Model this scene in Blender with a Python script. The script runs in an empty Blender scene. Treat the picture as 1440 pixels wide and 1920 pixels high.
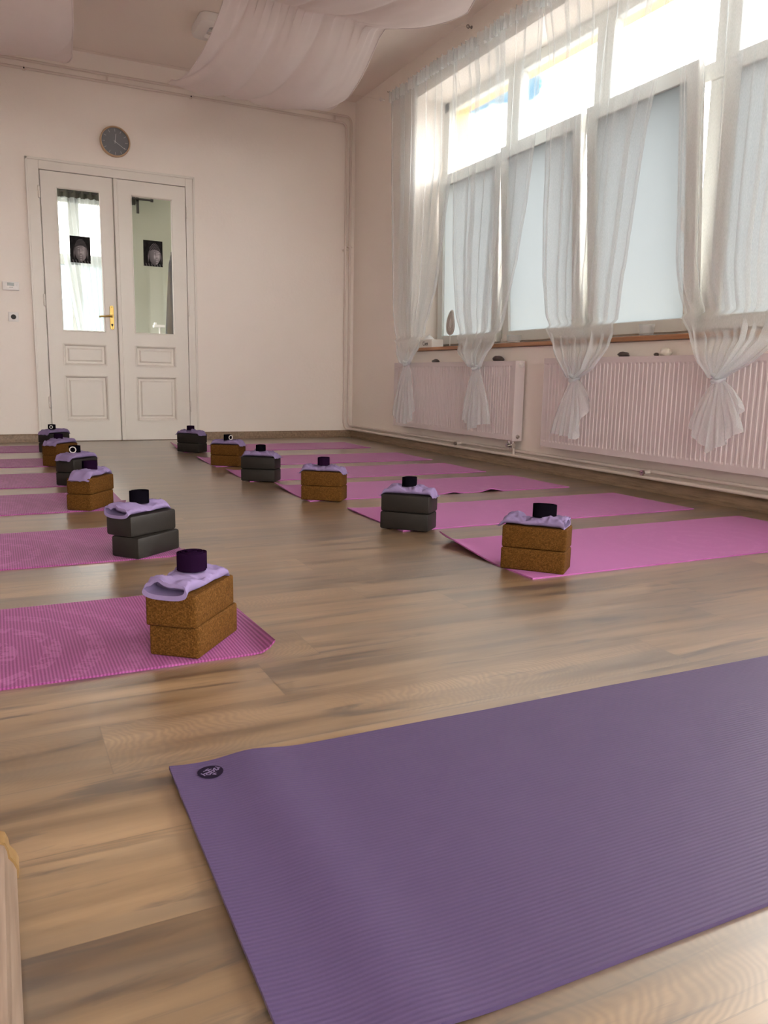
import bpy, bmesh, math, random
from mathutils import Vector, Matrix, Euler, noise
PI = math.pi
S = bpy.context.scene
COL = S.collection
random.seed(7)
W, D, H = 3.49, 7.92, 3.42          # window wall x, back wall y, ceiling z
XL, YF = -1.55, -4.6                # left wall x, wall behind the camera

# ------------------------------------------------------------------ materials
class G:
    """small helper around one node tree"""
    def __init__(s, name):
        s.m = bpy.data.materials.new(name); s.m.use_nodes = True
        s.t = s.m.node_tree; s.t.nodes.clear()
        s.out = s.t.nodes.new('ShaderNodeOutputMaterial')
    def n(s, typ, ins=None, **kw):
        nd = s.t.nodes.new('ShaderNode' + typ)
        for k, v in kw.items(): setattr(nd, k, v)
        for k, v in (ins or {}).items(): s.put(nd.inputs[k], v)
        return nd
    def put(s, sock, v):
        if isinstance(v, bpy.types.NodeSocket): s.t.links.new(v, sock)
        elif isinstance(v, bpy.types.Node): s.t.links.new(v.outputs[0], sock)
        else:
            if hasattr(sock.default_value, '__len__') and not isinstance(v, (tuple, list)): v = (v,)*len(sock.default_value)
            if hasattr(sock.default_value, '__len__') and len(v) == 3 and len(sock.default_value) == 4: v = (*v, 1)
            sock.default_value = v
    def math(s, op, a, b=0.0, c=None, clamp=False):
        nd = s.n('Math', operation=op, use_clamp=clamp)
        s.put(nd.inputs[0], a); s.put(nd.inputs[1], b)
        if c is not None: s.put(nd.inputs[2], c)
        return nd.outputs[0]
    def mix(s, f, a, b, blend='MIX'):
        nd = s.n('Mix', data_type='RGBA', blend_type=blend)
        s.put(nd.inputs[0], f); s.put(nd.inputs[6], a); s.put(nd.inputs[7], b)
        return nd.outputs[2]
    def ramp(s, f, stops):
        nd = s.n('ValToRGB', {'Fac': f}); e = nd.color_ramp.elements
        while len(e) > 1: e.remove(e[-1])
        e[0].position = stops[0][0]; e[0].color = (*stops[0][1], 1)
        for p, c in stops[1:]:
            q = e.new(p); q.color = (*c, 1)
        return nd.outputs[0]
    def noise(s, vec, scale, detail=3, rough=.5, dist=0):
        return s.n('TexNoise', {'Vector': vec, 'Scale': scale, 'Detail': detail, 'Roughness': rough, 'Distortion': dist}).outputs[0]
    def obj(s): return s.n('TexCoord').outputs['Object']
    def scale(s, vec, sc, loc=(0, 0, 0)):
        return s.n('Mapping', {'Vector': vec, 'Scale': sc, 'Location': loc}).outputs[0]
    def bump(s, h, dist=.002, strength=1.0):
        return s.n('Bump', {'Height': h, 'Distance': dist, 'Strength': strength}).outputs[0]
    def bsdf(s, col, rough=.5, bump=None, **kw):
        p = s.n('BsdfPrincipled'); s.put(p.inputs['Base Color'], col); s.put(p.inputs['Roughness'], rough)
        if bump is not None: s.put(p.inputs['Normal'], bump)
        for k, v in kw.items(): s.put(p.inputs[k], v)
        s.t.links.new(p.outputs[0], s.out.inputs[0]); return s.m
    def surf(s, sh):
        s.t.links.new(sh.outputs[0], s.out.inputs[0]); return s.m

def plain(name, col, rough=.5, var=.06, sc=9, bd=.0006, bs=60, **kw):
    g = G(name); o = g.obj()
    c = g.mix(g.noise(o, sc), [x*(1-var) for x in col], [min(1, x*(1+var)) for x in col])
    return g.bsdf(c, rough, g.bump(g.noise(o, bs), bd), **kw)

M = {}
M['plaster'] = plain('plaster_wall', (.86, .80, .74), .85, .025, 2.5, .0012, 45)
M['ceiling'] = plain('ceiling_paint', (.83, .75, .68), .9, .03, 1.5, .001, 30)
M['hallpaint'] = plain('hall_sage_paint', (.46, .475, .40), .85, .04, 2, .001, 40)
M['ochre'] = plain('ochre_render', (.80, .58, .27), .9, .06, 5, .002, 60)
M['whitewood'] = plain('white_gloss_paint', (.76, .725, .665), .42, .03, 5, .0006, 35)
M['plastic'] = plain('white_plastic', (.78, .76, .74), .35, .02)
M['pvc'] = plain('window_plastic', (.68, .69, .655), .3, .02)
M['radiator'] = plain('radiator_enamel', (.66, .59, .59), .35, .02)
M['pipe'] = plain('painted_pipe', (.70, .62, .56), .4, .03)
M['brass'] = plain('polished_brass', (.46, .32, .10), .38, .05, Metallic=1.0)
M['chrome'] = plain('chrome_metal', (.6, .58, .56), .25, .05, Metallic=1.0)
M['dark'] = plain('dark_hole', (.02, .018, .016), .6)
M['rim'] = plain('pale_wood_rim', (.52, .36, .22), .5, .12, 30)
M['dial'] = plain('grey_dial', (.17, .18, .195), .6, .03)
M['tick'] = plain('pale_hands', (.55, .56, .58), .4)
M['lcd'] = plain('display_grey', (.10, .11, .085), .25)
M['foam'] = plain('dark_foam', (.014, .011, .009), .5, .12, 60, .0004, 400, **{'Specular IOR Level': .25})
M['ink'] = plain('dark_ink', (.012, .007, .018), .95, **{'Specular IOR Level': .05})
M['inkgrey'] = plain('grey_print', (.22, .20, .24), .6)
M['inkpurple'] = plain('light_purple_print', (.15, .11, .20), .95, **{'Specular IOR Level': .05})
M['stone_dark'] = plain('dark_stone', (.06, .045, .04), .4, .4, 40)
M['stone_pale'] = plain('pale_stone', (.66, .62, .54), .6, .2, 40)
M['blackcloth'] = plain('black_cloth', (.018, .016, .022), .8, .2, 40)
M['blackmetal'] = plain('black_metal', (.02, .02, .02), .4)
M['ring'] = plain('pale_ring', (.72, .68, .66), .35)
M['cardboard'] = plain('white_card', (.80, .78, .74), .6, .02)
M['tissue'] = plain('white_tissue', (.85, .84, .83), .9, .02)
M['wire'] = plain('steel_wire', (.25, .22, .2), .4)
M['capgold'] = plain('ochre_end_cap', (.20, .115, .042), .4, .08)
M['lampglass'] = plain('lamp_reflector', (.75, .72, .70), .12, .02, Metallic=.6)

def skirt_mat():
    g = G('greyed_oak_skirting'); o = g.obj()
    n = g.noise(g.scale(o, (60, 6, 60)), 1, 4, .6)
    return g.bsdf(g.ramp(n, [(.3, (.17, .11, .065)), (.7, (.30, .205, .13))]), .45)
M['skirting'] = skirt_mat()
def skirt2():
    g = G('pale_oak_skirting'); o = g.obj()
    n = g.noise(g.scale(o, (90, 5, 90)), 1, 4, .6)
    return g.bsdf(g.ramp(n, [(.3, (.135, .088, .062)), (.7, (.225, .158, .118))]), .4)
M['skirting_pale'] = skirt2()
def sill_mat():
    g = G('oak_window_board'); o = g.obj()
    n = g.noise(g.scale(o, (30, 2, 40)), 1, 5, .6)
    return g.bsdf(g.ramp(n, [(.3, (.28, .12, .05)), (.7, (.46, .23, .10))]), .35)
M['sill'] = sill_mat()

def floor_mat():
    g = G('oak_laminate'); o = g.obj()
    sx = g.n('SeparateXYZ', {0: o}); x, y = sx.outputs[0], sx.outputs[1]
    pw, plen = .194, 1.29
    v = g.math('DIVIDE', g.math('ADD', y, 10.583), pw); row = g.math('FLOOR', v)
    rr = g.n('TexWhiteNoise', {'W': row}, noise_dimensions='1D').outputs[0]
    u = g.math('ADD', g.math('DIVIDE', g.math('ADD', x, 10.0), plen), g.math('MULTIPLY', rr, 7.3)); cl = g.math('FLOOR', u)
    cc = g.n('CombineXYZ', {0: row, 1: cl}).outputs[0]
    wn = g.n('TexWhiteNoise', {'Vector': cc}, noise_dimensions='3D'); rid = wn.outputs[0]
    rv = g.n('SeparateColor', {0: wn.outputs[1]})
    off = g.n('VectorMath', {0: wn.outputs[1], 1: (40, 40, 40)}, operation='MULTIPLY').outputs[0]
    loc = g.n('VectorMath', {0: o, 1: off}, operation='ADD').outputs[0]
    long_ = g.noise(g.scale(loc, (1.6, 16, 1)), 1, 4, .55, .4)          # broad drifts along the plank
    fine = g.noise(g.scale(loc, (7, 170, 1)), 1, 5, .7)               # fine grain
    base = g.ramp(long_, [(.30, (.088, .051, .025)), (.44, (.185, .114, .057)), (.60, (.268, .170, .090)), (.75, (.33, .22, .122))])
    # flame-like growth arcs across some planks
    fv0 = g.math('MULTIPLY_ADD', g.math('FRACT', v), 2.0, -1.0)
    lx = g.n('SeparateXYZ', {0: loc}); wob = g.noise(g.scale(loc, (5, 7, 1)), 1, 3, .55)
    arcp = g.math('MULTIPLY_ADD', g.math('MULTIPLY', fv0, fv0), .075, lx.outputs[0])
    arcp = g.math('MULTIPLY_ADD', wob, .17, arcp)
    arcs = g.math('MULTIPLY_ADD', g.math('SINE', g.math('MULTIPLY', arcp, 430)), .5, .5)
    patch = g.n('SeparateColor', {0: g.ramp(g.noise(g.scale(loc, (1.6, 1.2, 1), (7, 2, 0)), 1, 1), [(.46, (0, 0, 0)), (.58, (1, 1, 1))])}).outputs[0]
    amt = g.math('MULTIPLY', g.math('GREATER_THAN', rv.outputs[1], .42), patch)
    ring = g.mix(g.math('MULTIPLY', arcs, g.math('MULTIPLY', amt, .46)), base, (.105, .064, .035))
    col = g.mix(g.math('MULTIPLY', fine, .50), ring, g.mix(.55, ring, (.06, .038, .023)))
    # dark knots, greyish mineral bands and streaks
    gb = g.noise(g.scale(loc, (.8, 11, 1), (9.1, 4.2, 0)), 1, 3, .5, .3)
    gbm = g.math('MULTIPLY', g.n('SeparateColor', {0: g.ramp(gb, [(.50, (0, 0, 0)), (.62, (1, 1, 1))])}).outputs[0], .50)
    col = g.mix(gbm, col, (.095, .072, .052))
    st = g.noise(g.scale(loc, (1.3, 12, 1), (3.3, 1.7, 0)), 1, 5, .62, 1.4)
    stm = g.ramp(st, [(.555, (0, 0, 0)), (.64, (1, 1, 1))])
    stv = g.math('MULTIPLY', g.n('SeparateColor', {0: stm}).outputs[0], .85)
    col = g.mix(stv, col, (.050, .036, .028))
    bright = g.math('ADD', .84, g.math('MULTIPLY', rid, .30))
    col = g.mix(1.0, col, g.n('CombineColor', {0: bright, 1: bright, 2: bright}).outputs[0], 'MULTIPLY')
    # seams
    fv = g.math('FRACT', v); fu = g.math('FRACT', u)
    s1 = g.math('LESS_THAN', g.math('MINIMUM', fv, g.math('SUBTRACT', 1.0, fv)), .006)
    s2 = g.math('LESS_THAN', g.math('MINIMUM', fu, g.math('SUBTRACT', 1.0, fu)), .0009)
    seam = g.math('MAXIMUM', s1, s2)
    col = g.mix(g.math('MULTIPLY', seam, .4), col, (.05, .032, .02))
    h = g.math('SUBTRACT', g.math('MULTIPLY', fine, .35), seam)
    rough = g.math('ADD', .30, g.math('MULTIPLY', fine, .14))
    return g.bsdf(col, rough, g.bump(h, .0006, .6), **{'Specular IOR Level': .5, 'Coat Weight': 1.0, 'Coat Roughness': .33, 'Coat IOR': 1.85})
M['floor'] = floor_mat()

def mat_mat(name, c0, c1, per, axis, prn):
    g = G(name); o = g.obj(); sx = g.n('SeparateXYZ', {0: o})
    a = sx.outputs[axis]
    rib = g.math('MULTIPLY_ADD', g.math('SINE', g.math('MULTIPLY', a, 2*PI/per)), .5, .5)
    grain = g.noise(o, 260, 3, .6)
    blotch = g.noise(o, 3.5, 3)
    if prn > 0:
        ve = g.n('VectorMath', {0: o, 1: (.17, -.08, 0)}, operation='DISTANCE'); d1 = ve.outputs['Value']
        rings = g.math('SINE', g.math('MULTIPLY', d1, 66))
        pet = g.noise(o, 26, 2, .5, 1.5)
        mask = g.math('MULTIPLY', g.math('GREATER_THAN', rings, .25), g.math('GREATER_THAN', pet, .5))
        fade = g.math('SUBTRACT', 1.0, g.math('MULTIPLY', d1, 1.4), clamp=True)
        pm = g.math('MULTIPLY', g.math('MULTIPLY', mask, fade), prn)
    else: pm = 0.0
    f = g.math('ADD', g.math('MULTIPLY', rib, .55), g.math('MULTIPLY', grain, .45))
    col = g.mix(f, c0, c1)
    col = g.mix(g.math('MULTIPLY', blotch, .22), col, [x*.72 for x in c0])
    col = g.mix(pm, col, [min(1, x*1.25+.06) for x in c1])
    h = g.math('ADD', g.math('MULTIPLY', rib, .8), g.math('MULTIPLY', grain, .5))
    return g.bsdf(col, .52, g.bump(h, .0011 if axis == 0 else .0005, .55), **{'Specular IOR Level': .22, 'Sheen Weight': .10 if axis == 0 else .05, 'Sheen Roughness': .4, 'Sheen Tint': (1, .75, .95)})
M['magenta_rib'] = mat_mat('magenta_ribbed_foam', (.105, .007, .062), (.40, .105, .31), .0075, 0, .28)
M['magenta'] = mat_mat('magenta_plain_glare_foam', (.34, .082, .275), (.42, .125, .345), .0055, 0, .12)  # paler magenta: window glare on this row is put into the colour
M['purple'] = mat_mat('purple_rubber', (.053, .034, .088), (.077, .050, .115), .0068, 1, 0)

def cork_mat():
    g = G('cork'); o = g.obj()
    vor = g.n('TexVoronoi', {'Vector': o, 'Scale': 340.0}); cell = g.n('SeparateColor', {0: vor.outputs['Color']}).outputs[0]
    n = g.noise(o, 90, 4, .6)
    c = g.ramp(cell, [(0, (.052, .019, .0028)), (.35, (.080, .032, .005)), (.7, (.100, .042, .008)), (1, (.14, .065, .016))])
    c = g.mix(g.math('MULTIPLY', n, .5), c, (.082, .035, .008))
    return g.bsdf(c, .75, g.bump(g.math('ADD', cell, n), .0008, .6), **{'Specular IOR Level': .08})
M['cork'] = cork_mat()

def cloth_mat(name, col, transl=.25, wscale=700, rough=.8, dark=.82):
    g = G(name); o = g.obj()
    n = g.noise(o, 14, 4, .6)
    c = g.mix(n, [x*dark for x in col], col)
    b = g.bump(g.noise(o, wscale, 2), .0005, .5)
    d = g.n('BsdfDiffuse', {'Color': c, 'Normal': b}); tr = g.n('BsdfTranslucent', {'Color': c})
    mx = g.n('MixShader', {0: transl, 1: d.outputs[0], 2: tr.outputs[0]})
    return g.surf(mx)
M['lavender'] = cloth_mat('lavender_cotton', (.245, .185, .335), .05)
M['crochet'] = cloth_mat('cream_lace', (.88, .83, .79), .7, 300)
M['drape'] = cloth_mat('white_voile', (.86, .79, .77), .38, 900, .8, .95)
M['hallheader'] = cloth_mat('dark_header_cloth', (.06, .062, .05), .1)
M['strap_purple'] = cloth_mat('aubergine_webbing', (.013, .004, .016), .0, 900)
M['strap_black'] = cloth_mat('black_webbing', (.0045, .0035, .006), .0, 900)

def sheer(name, alpha, tint=(.80, .855, .87)):
    g = G(name); o = g.obj()
    weave = g.noise(g.scale(o, (1, 1, .25)), 320, 2)
    d = g.n('BsdfDiffuse', {'Color': tint}); tr = g.n('BsdfTranslucent', {'Color': tint}); tp = g.n('BsdfTransparent')
    mx = g.n('MixShader', {0: .14, 1: d.outputs[0], 2: tr.outputs[0]})
    f = g.math('ADD', alpha-.06, g.math('MULTIPLY', weave, .12))
    return g.surf(g.n('MixShader', {0: f, 1: tp.outputs[0], 2: mx.outputs[0]}))
M['sheer'] = sheer('sheer_organza', .33)
M['hem'] = sheer('sheer_hem', .42)

def glass(name, refl=.07, tint=(.97, .985, .985), rough=.01):
    g = G(name); o = g.obj()
    tp = g.n('BsdfTransparent', {'Color': tint}); gl = g.n('BsdfGlossy', {'Roughness': g.math('MULTIPLY', g.noise(o, 3), rough)})
    fr = g.n('Fresnel', {'IOR': 1.45})
    return g.surf(g.n('MixShader', {0: g.math('MINIMUM', fr, .6), 1: tp.outputs[0], 2: gl.outputs[0]}))
M['glass'] = glass('clear_glass')
def frosted():
    g = G('frosted_film'); o = g.obj()
    c = g.mix(g.noise(o, 1.2), (.268, .287, .294), (.282, .298, .304))
    tr = g.n('BsdfTranslucent', {'Color': c}); df = g.n('BsdfDiffuse', {'Color': (.6, .62, .62)})
    gl = g.n('BsdfGlossy', {'Roughness': .3})
    a = g.n('MixShader', {0: .12, 1: tr.outputs[0], 2: df.outputs[0]})
    return g.surf(g.n('MixShader', {0: .03, 1: a.outputs[0], 2: gl.outputs[0]}))
M['frosted'] = frosted()

def milky():
    g = G('milky_glass'); o = g.obj()
    c = g.mix(g.noise(o, 1.2), (.40, .45, .46), (.45, .49, .50))
    tr = g.n('BsdfTranslucent', {'Color': c}); tp = g.n('BsdfTransparent', {'Color': c})
    return g.surf(g.n('MixShader', {0: .25, 1: tp.outputs[0], 2: tr.outputs[0]}))
M['milky'] = milky()
def print_mat():
    g = G('poster_print'); a = g.n('VertexColor', layer_name='print')
    return g.bsdf(a.outputs[0], .7, **{'Specular IOR Level': .12})
M['print'] = print_mat()

# ------------------------------------------------------------------ mesh helpers
class MB:
    def __init__(s): s.v = []; s.f = []; s.mi = []; s.cur = 0
    def face(s, idx): s.f.append(tuple(idx)); s.mi.append(s.cur)
    def box(s, a, b):
        x0, y0, z0 = a; x1, y1, z1 = b; n = len(s.v)
        s.v += [(x0, y0, z0), (x1, y0, z0), (x1, y1, z0), (x0, y1, z0), (x0, y0, z1), (x1, y0, z1), (x1, y1, z1), (x0, y1, z1)]
        for q in ((0, 3, 2, 1), (4, 5, 6, 7), (0, 1, 5, 4), (1, 2, 6, 5), (2, 3, 7, 6), (3, 0, 4, 7)): s.face([n+i for i in q])
        return s
    def frus(s, a, b, ins, axis=1, sign=-1):
        """raised panel: box whose face on -y is inset"""
        x0, y0, z0 = a; x1, y1, z1 = b; n = len(s.v)
        s.v += [(x0, y1, z0), (x1, y1, z0), (x1, y1, z1), (x0, y1, z1), (x0+ins, y0, z0+ins), (x1-ins, y0, z0+ins), (x1-ins, y0, z1-ins), (x0+ins, y0, z1-ins)]
        for q in ((3, 2, 1, 0), (4, 5, 6, 7), (0, 1, 5, 4), (1, 2, 6, 5), (2, 3, 7, 6), (3, 0, 4, 7)): s.face([n+i for i in q])
        return s
    def tube(s, pts, r, seg=10, cap=True, closed=False):
        pts = [Vector(p) for p in pts]; m = len(pts); base = len(s.v); up = None
        for i, p in enumerate(pts):
            if closed: t = (pts[(i+1) % m]-pts[i-1]).normalized()
            else: t = (pts[min(i+1, m-1)]-pts[max(i-1, 0)]).normalized()
            if up is None: up = Vector((0, 0, 1)) if abs(t.z) < .9 else Vector((1, 0, 0))
            a = t.cross(up).normalized(); b = a.cross(t).normalized(); up = b
            rr = r[i] if isinstance(r, (list, tuple)) else r
            for k in range(seg):
                th = 2*PI*k/seg; q = p+a*math.cos(th)*rr+b*math.sin(th)*rr; s.v.append(tuple(q))
        for i in range(m if closed else m-1):
            j = (i+1) % m
            for k in range(seg):
                l = (k+1) % seg
                s.face((base+i*seg+k, base+i*seg+l, base+j*seg+l, base+j*seg+k))
        if cap and not closed:
            s.face([base+k for k in range(seg)][::-1]); s.face([base+(m-1)*seg+k for k in range(seg)])
        return s
    def lathe(s, prof, c=(0, 0, 0), axis='z', seg=32):
        n = len(s.v); m = len(prof)
        for k in range(seg):
            th = 2*PI*k/seg; cs, sn = math.cos(th), math.sin(th)
            for r, h in prof:
                q = {'z': (r*cs, r*sn, h), 'y': (r*cs, h, r*sn), 'x': (h, r*cs, r*sn)}[axis]
                s.v.append((c[0]+q[0], c[1]+q[1], c[2]+q[2]))
        for k in range(seg):
            l = (k+1) % seg
            for i in range(m-1): s.face((n+k*m+i, n+l*m+i, n+l*m+i+1, n+k*m+i+1))
        return s
    def grid(s, rows, closed_v=False):
        n = len(s.v); a = len(rows); b = len(rows[0])
        for r in rows: s.v += [tuple(p) for p in r]
        for i in range(a-1):
            for j in range(b if closed_v else b-1):
                k = (j+1) % b
                s.face((n+i*b+j, n+i*b+k, n+(i+1)*b+k, n+(i+1)*b+j))
        return s
    def prism(s, poly, h0, h1, axis='z'):
        n = len(s.v); m = len(poly)
        def P(p, h): return {'z': (p[0], p[1], h), 'y': (p[0], h, p[1]), 'x': (h, p[0], p[1])}[axis]
        s.v += [P(p, h0) for p in poly]+[P(p, h1) for p in poly]
        s.face(list(range(n, n+m))[::-1]); s.face(list(range(n+m, n+2*m)))
        for i in range(m):
            j = (i+1) % m; s.face((n+i, n+j, n+m+j, n+m+i))
        return s

def smooth(me, ang=None):
    for p in me.polygons: p.use_smooth = True
    if ang is not None:
        try: me.set_sharp_from_angle(angle=math.radians(ang))
        except Exception: pass

def obj(name, mb, mat, parent=None, origin=None, sm=None, bevel=0, seg=2, recalc=True):
    """one mesh object; origin = world point subtracted from the vertices"""
    me = bpy.data.meshes.new(name)
    o3 = Vector(origin) if origin is not None else (Vector(parent_world(parent)) if parent else Vector((0, 0, 0)))
    me.from_pydata([tuple(Vector(v)-o3) for v in mb.v], [], mb.f)
    mats = mat if isinstance(mat, (list, tuple)) else [mat]
    for m in mats: me.materials.append(M[m] if isinstance(m, str) else m)
    if len(mats) > 1:
        for p, i in zip(me.polygons, mb.mi): p.material_index = i
    if recalc or bevel:
        bm = bmesh.new(); bm.from_mesh(me)
        if recalc: bmesh.ops.recalc_face_normals(bm, faces=bm.faces)
        if bevel:
            ed = [e for e in bm.edges if len(e.link_faces) == 2 and e.calc_face_angle(0) > .6]
            bmesh.ops.bevel(bm, geom=ed, offset=bevel, segments=seg, profile=.5, affect='EDGES', clamp_overlap=True)
        bm.to_mesh(me); bm.free()
    if sm is not None: smooth(me, sm)
    o = bpy.data.objects.new(name, me); COL.objects.link(o)
    if parent: o.parent = parent
    else: o.location = o3
    return o

def parent_world(p):
    v = Vector((0, 0, 0))
    while p is not None: v += p.location; p = p.parent
    return v

def tag(o, label=None, cat=None, group=None, kind=None):
    if label: o['label'] = label
    if cat: o['category'] = cat
    if group: o['group'] = group
    if kind: o['kind'] = kind
    return o

def thing(name, label, cat, loc=(0, 0, 0), group=None, kind=None, rz=0):
    o = bpy.data.objects.new(name, None); COL.objects.link(o); o.location = loc; o.rotation_euler = (0, 0, rz)
    o.empty_display_size = .1
    return tag(o, label, cat, group, kind)

def struct(name, mb, mat, label=None, cat=None, **kw):
    o = obj(name, mb, mat, **kw); tag(o, label, cat, kind='structure'); return o

def lerp(a, b, t): return a+(b-a)*t
def table(tab, x):
    """piecewise-linear table of (x, y) sorted by x"""
    if x <= tab[0][0]: return tab[0][1]
    for (x0, y0), (x1, y1) in zip(tab, tab[1:]):
        if x <= x1: return y0+(y1-y0)*(x-x0)/(x1-x0)
    return tab[-1][1]
def nz(a, b=0, c=0): return noise.noise(Vector((a, b, c)))

# ------------------------------------------------------------------ camera
cam = bpy.data.cameras.new('camera'); co = bpy.data.objects.new('camera', cam); COL.objects.link(co); S.camera = co
yaw, pit, rol = .457823, .168470, .019022
f = Vector((math.sin(yaw)*math.cos(pit), math.cos(yaw)*math.cos(pit), -math.sin(pit)))
r = Vector((math.cos(yaw), -math.sin(yaw), 0)); u = r.cross(f)
r2 = r*math.cos(rol)+u*math.sin(rol); u2 = u*math.cos(rol)-r*math.sin(rol)
co.matrix_world = Matrix(((r2.x, u2.x, -f.x, 0), (r2.y, u2.y, -f.y, 0), (r2.z, u2.z, -f.z, .64), (0, 0, 0, 1)))
cam.sensor_fit = 'VERTICAL'; cam.sensor_height = 32; cam.lens = 1474.04*32/1920; cam.clip_start = .01

# ------------------------------------------------------------------ room shell
struct('floor', MB().box((XL-.2, YF-.2, -.1), (W+.51, 11.0, 0)), 'floor', 'brown oak laminate floor of long planks', 'floor')
struct('ceiling', MB().box((XL-.2, YF-.2, H), (W+.6, D+.15, H+.1)), 'ceiling', 'plain painted ceiling behind the white cloth swags', 'ceiling')
b = MB()
b.box((XL-.2, D, 0), (.445, D+.15, H)); b.box((1.737, D, 0), (W, D+.15, H)); b.box((.445, D, 2.40), (1.737, D+.15, H))
struct('wall_back', b, 'plaster', 'pale pinkish back wall with the double door', 'wall')
WY0, WY1, WZ0, WZ1 = .30, 6.60, .885, 3.08
def holed(x0, x1, ya, yb, holes, z0, z1):
    b = MB(); c = ya
    for h0, h1 in holes:
        b.box((x0, c, 0), (x1, h0, H)); b.box((x0, h0, 0), (x1, h1, z0)); b.box((x0, h0, z1), (x1, h1, H)); c = h1
    b.box((x0, c, 0), (x1, yb, H)); return b
struct('wall_right', holed(W, 3.86, YF-.2, D+.15, [(-4.2, -.2), (WY0, WY1)], WZ0, WZ1), 'plaster', 'painted wall around the large window', 'wall')
struct('wall_outside', holed(3.861, 4.0, YF-.2, D+.15, [(-4.2, -.2), (WY0+.08, 6.53)], .92, 3.03), 'ochre', 'ochre yellow outer reveal around the window', 'wall')
struct('wall_left', MB().box((XL-.2, YF-.2, 0), (XL, D, H)), 'plaster', 'plain left wall of the studio', 'wall')
# wall behind the camera, and unseen windows added around it to brighten the room
b = MB(); b.box((XL, YF-.2, 0), (W, YF, 1.7)); b.box((XL, YF-.2, 3.1), (W, YF, H))
for xa, xb in ((XL, -1.0), (1.45, 2.52), (3.13, W)): b.box((xa, YF-.2, 1.7), (xb, YF, 3.1))
struct('wall_front', b, 'plaster', 'plain wall behind the camera', 'wall')
w2 = thing('window_2', 'added wide clear window behind the camera for extra daylight', 'window', (3.79, -2.1, .92), kind='structure')
b = MB()
for y in (-4.2, -3.2, -2.2, -1.2, -.27): b.box((3.79, y, .92), (3.86, y+.07, 3.08))
for z in (.92, 3.01): b.box((3.79, -4.2, z), (3.86, -.2, z+.07))
obj('frame', b, 'pvc', w2)
obj('pane', MB().box((3.82, -4.15, .95), (3.826, -.25, 3.05)), 'glass', w2)
for n_, (xa, xb) in ((4, (-1.0, 1.45)), (5, (2.52, 3.13))):  # two more unseen windows, added to light the back wall
    w4 = thing('window_%d' % n_, 'added high window behind the camera for extra daylight', 'window', ((xa+xb)/2, YF-.1, 1.7), kind='structure')
    obj('frame', MB().box((xa, YF-.14, 1.7), (xb, YF-.08, 1.75)).box((xa, YF-.14, 3.05), (xb, YF-.08, 3.1)).box((xa, YF-.14, 1.75), (xa+.05, YF-.08, 3.05)).box((xb-.05, YF-.14, 1.75), (xb, YF-.08, 3.05)), 'pvc', w4)
    obj('pane', MB().box((xa+.04, YF-.115, 1.74), (xb-.04, YF-.11, 3.06)), 'glass', w4)

# near wall stub at the far left with its oak skirting
struct('wall_stub', MB().box((-.16, .30, 0), (-.034, 1.03, H)), 'plaster', 'end of a short wall at the left edge', 'wall')
prof = [(0, 0), (.020, 0), (.021, .012), (.018, .022), (.0135, .030), (.0125, .040), (.010, .049), (.004, .053), (0, .053)]
poly = [(-.034+p[0]*1.15, p[1]) for p in prof]
b = MB().prism(poly, .30, 1.028, 'y')
sk = struct('baseboard_left', b, 'skirting_pale', 'pale oak skirting board along the short wall at left', 'skirting', sm=35)
cp = [(-.034+p[0]*1.3, p[1]*1.06) for p in prof]
b = MB().prism(cp, 1.022, 1.050, 'y')
obj('end_cap', b, 'capgold', sk, sm=35); sk.children[0]['label'] = 'ochre plastic end cap'

# skirting in the back corner
def skirt(name, path_y, a, bb, label):
    h, t = .074, .018
    pr = [(0, 0), (t, 0), (t, .018), (t-.003, .022), (t-.003, h-.014), (t-.008, h-.004), (t-.013, h), (0, h)]
    if path_y: q = [(W-p[0], p[1]) for p in pr]; m = MB().prism(q, a, bb, 'y')
    else: q = [(D-p[0], p[1]) for p in pr]; m = MB().prism(q, a, bb, 'x')
    return struct(name, m, 'skirting', label, 'skirting', sm=30)
skirt('baseboard_back', False, 1.81, W-.018, 'brown oak skirting right of the door along the back wall')
skirt('baseboard_back_2', False, XL, .352, 'brown oak skirting left of the door along the back wall')
skirt('baseboard_right', True, YF, D, 'brown oak skirting under the radiators along the window wall')
skirt('baseboard_left_2', True, 0, .01, None) if False else None

# ------------------------------------------------------------------ room beyond the door
HY = 10.5
struct('wall_hall_left', MB().box((-1.0, D+.15, 0), (-.9, D+.5, 3.3)).box((-1.0, HY-.3, 0), (-.9, HY, 3.3)).box((-1.0, D+.5, 0), (-.9, HY-.3, .9)).box((-1.0, D+.5, 2.9), (-.9, HY-.3, 3.3)), 'hallpaint', 'left wall of the room beyond the door', 'wall')  # large unseen opening added here to light the room beyond the door
struct('wall_hall_right', MB().box((3.86, D+.15, 0), (4.0, 9.0, 3.3)).box((3.86, 9.9, 0), (4.0, HY, 3.3)).box((3.86, 9.0, 0), (4.0, 9.9, 1.5)).box((3.86, 9.0, 2.2), (4.0, 9.9, 3.3)), 'hallpaint', 'right wall of the room beyond the door', 'wall')  # small unseen opening added here to light the grey-green hall wall
struct('ceiling_hall', MB().box((-1.0, D+.15, 3.3), (4.0, HY+.2, 3.4)), 'hallpaint', 'ceiling of the room beyond the door', 'ceiling')
b = MB(); b.box((-1, HY, 0), (.0, HY+.2, 3.3)); b.box((1.36, HY, 0), (4, HY+.2, 3.3)); b.box((0, HY, 0), (1.36, HY+.2, .9)); b.box((0, HY, 2.72), (1.36, HY+.2, 3.3))
struct('wall_hall', b, 'hallpaint', 'grey-green wall seen through the right door pane', 'wall')
w3 = thing('window_3', 'bright window seen through the left door pane', 'window', (.68, HY+.1, .9), kind='structure')
b = MB()
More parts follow.
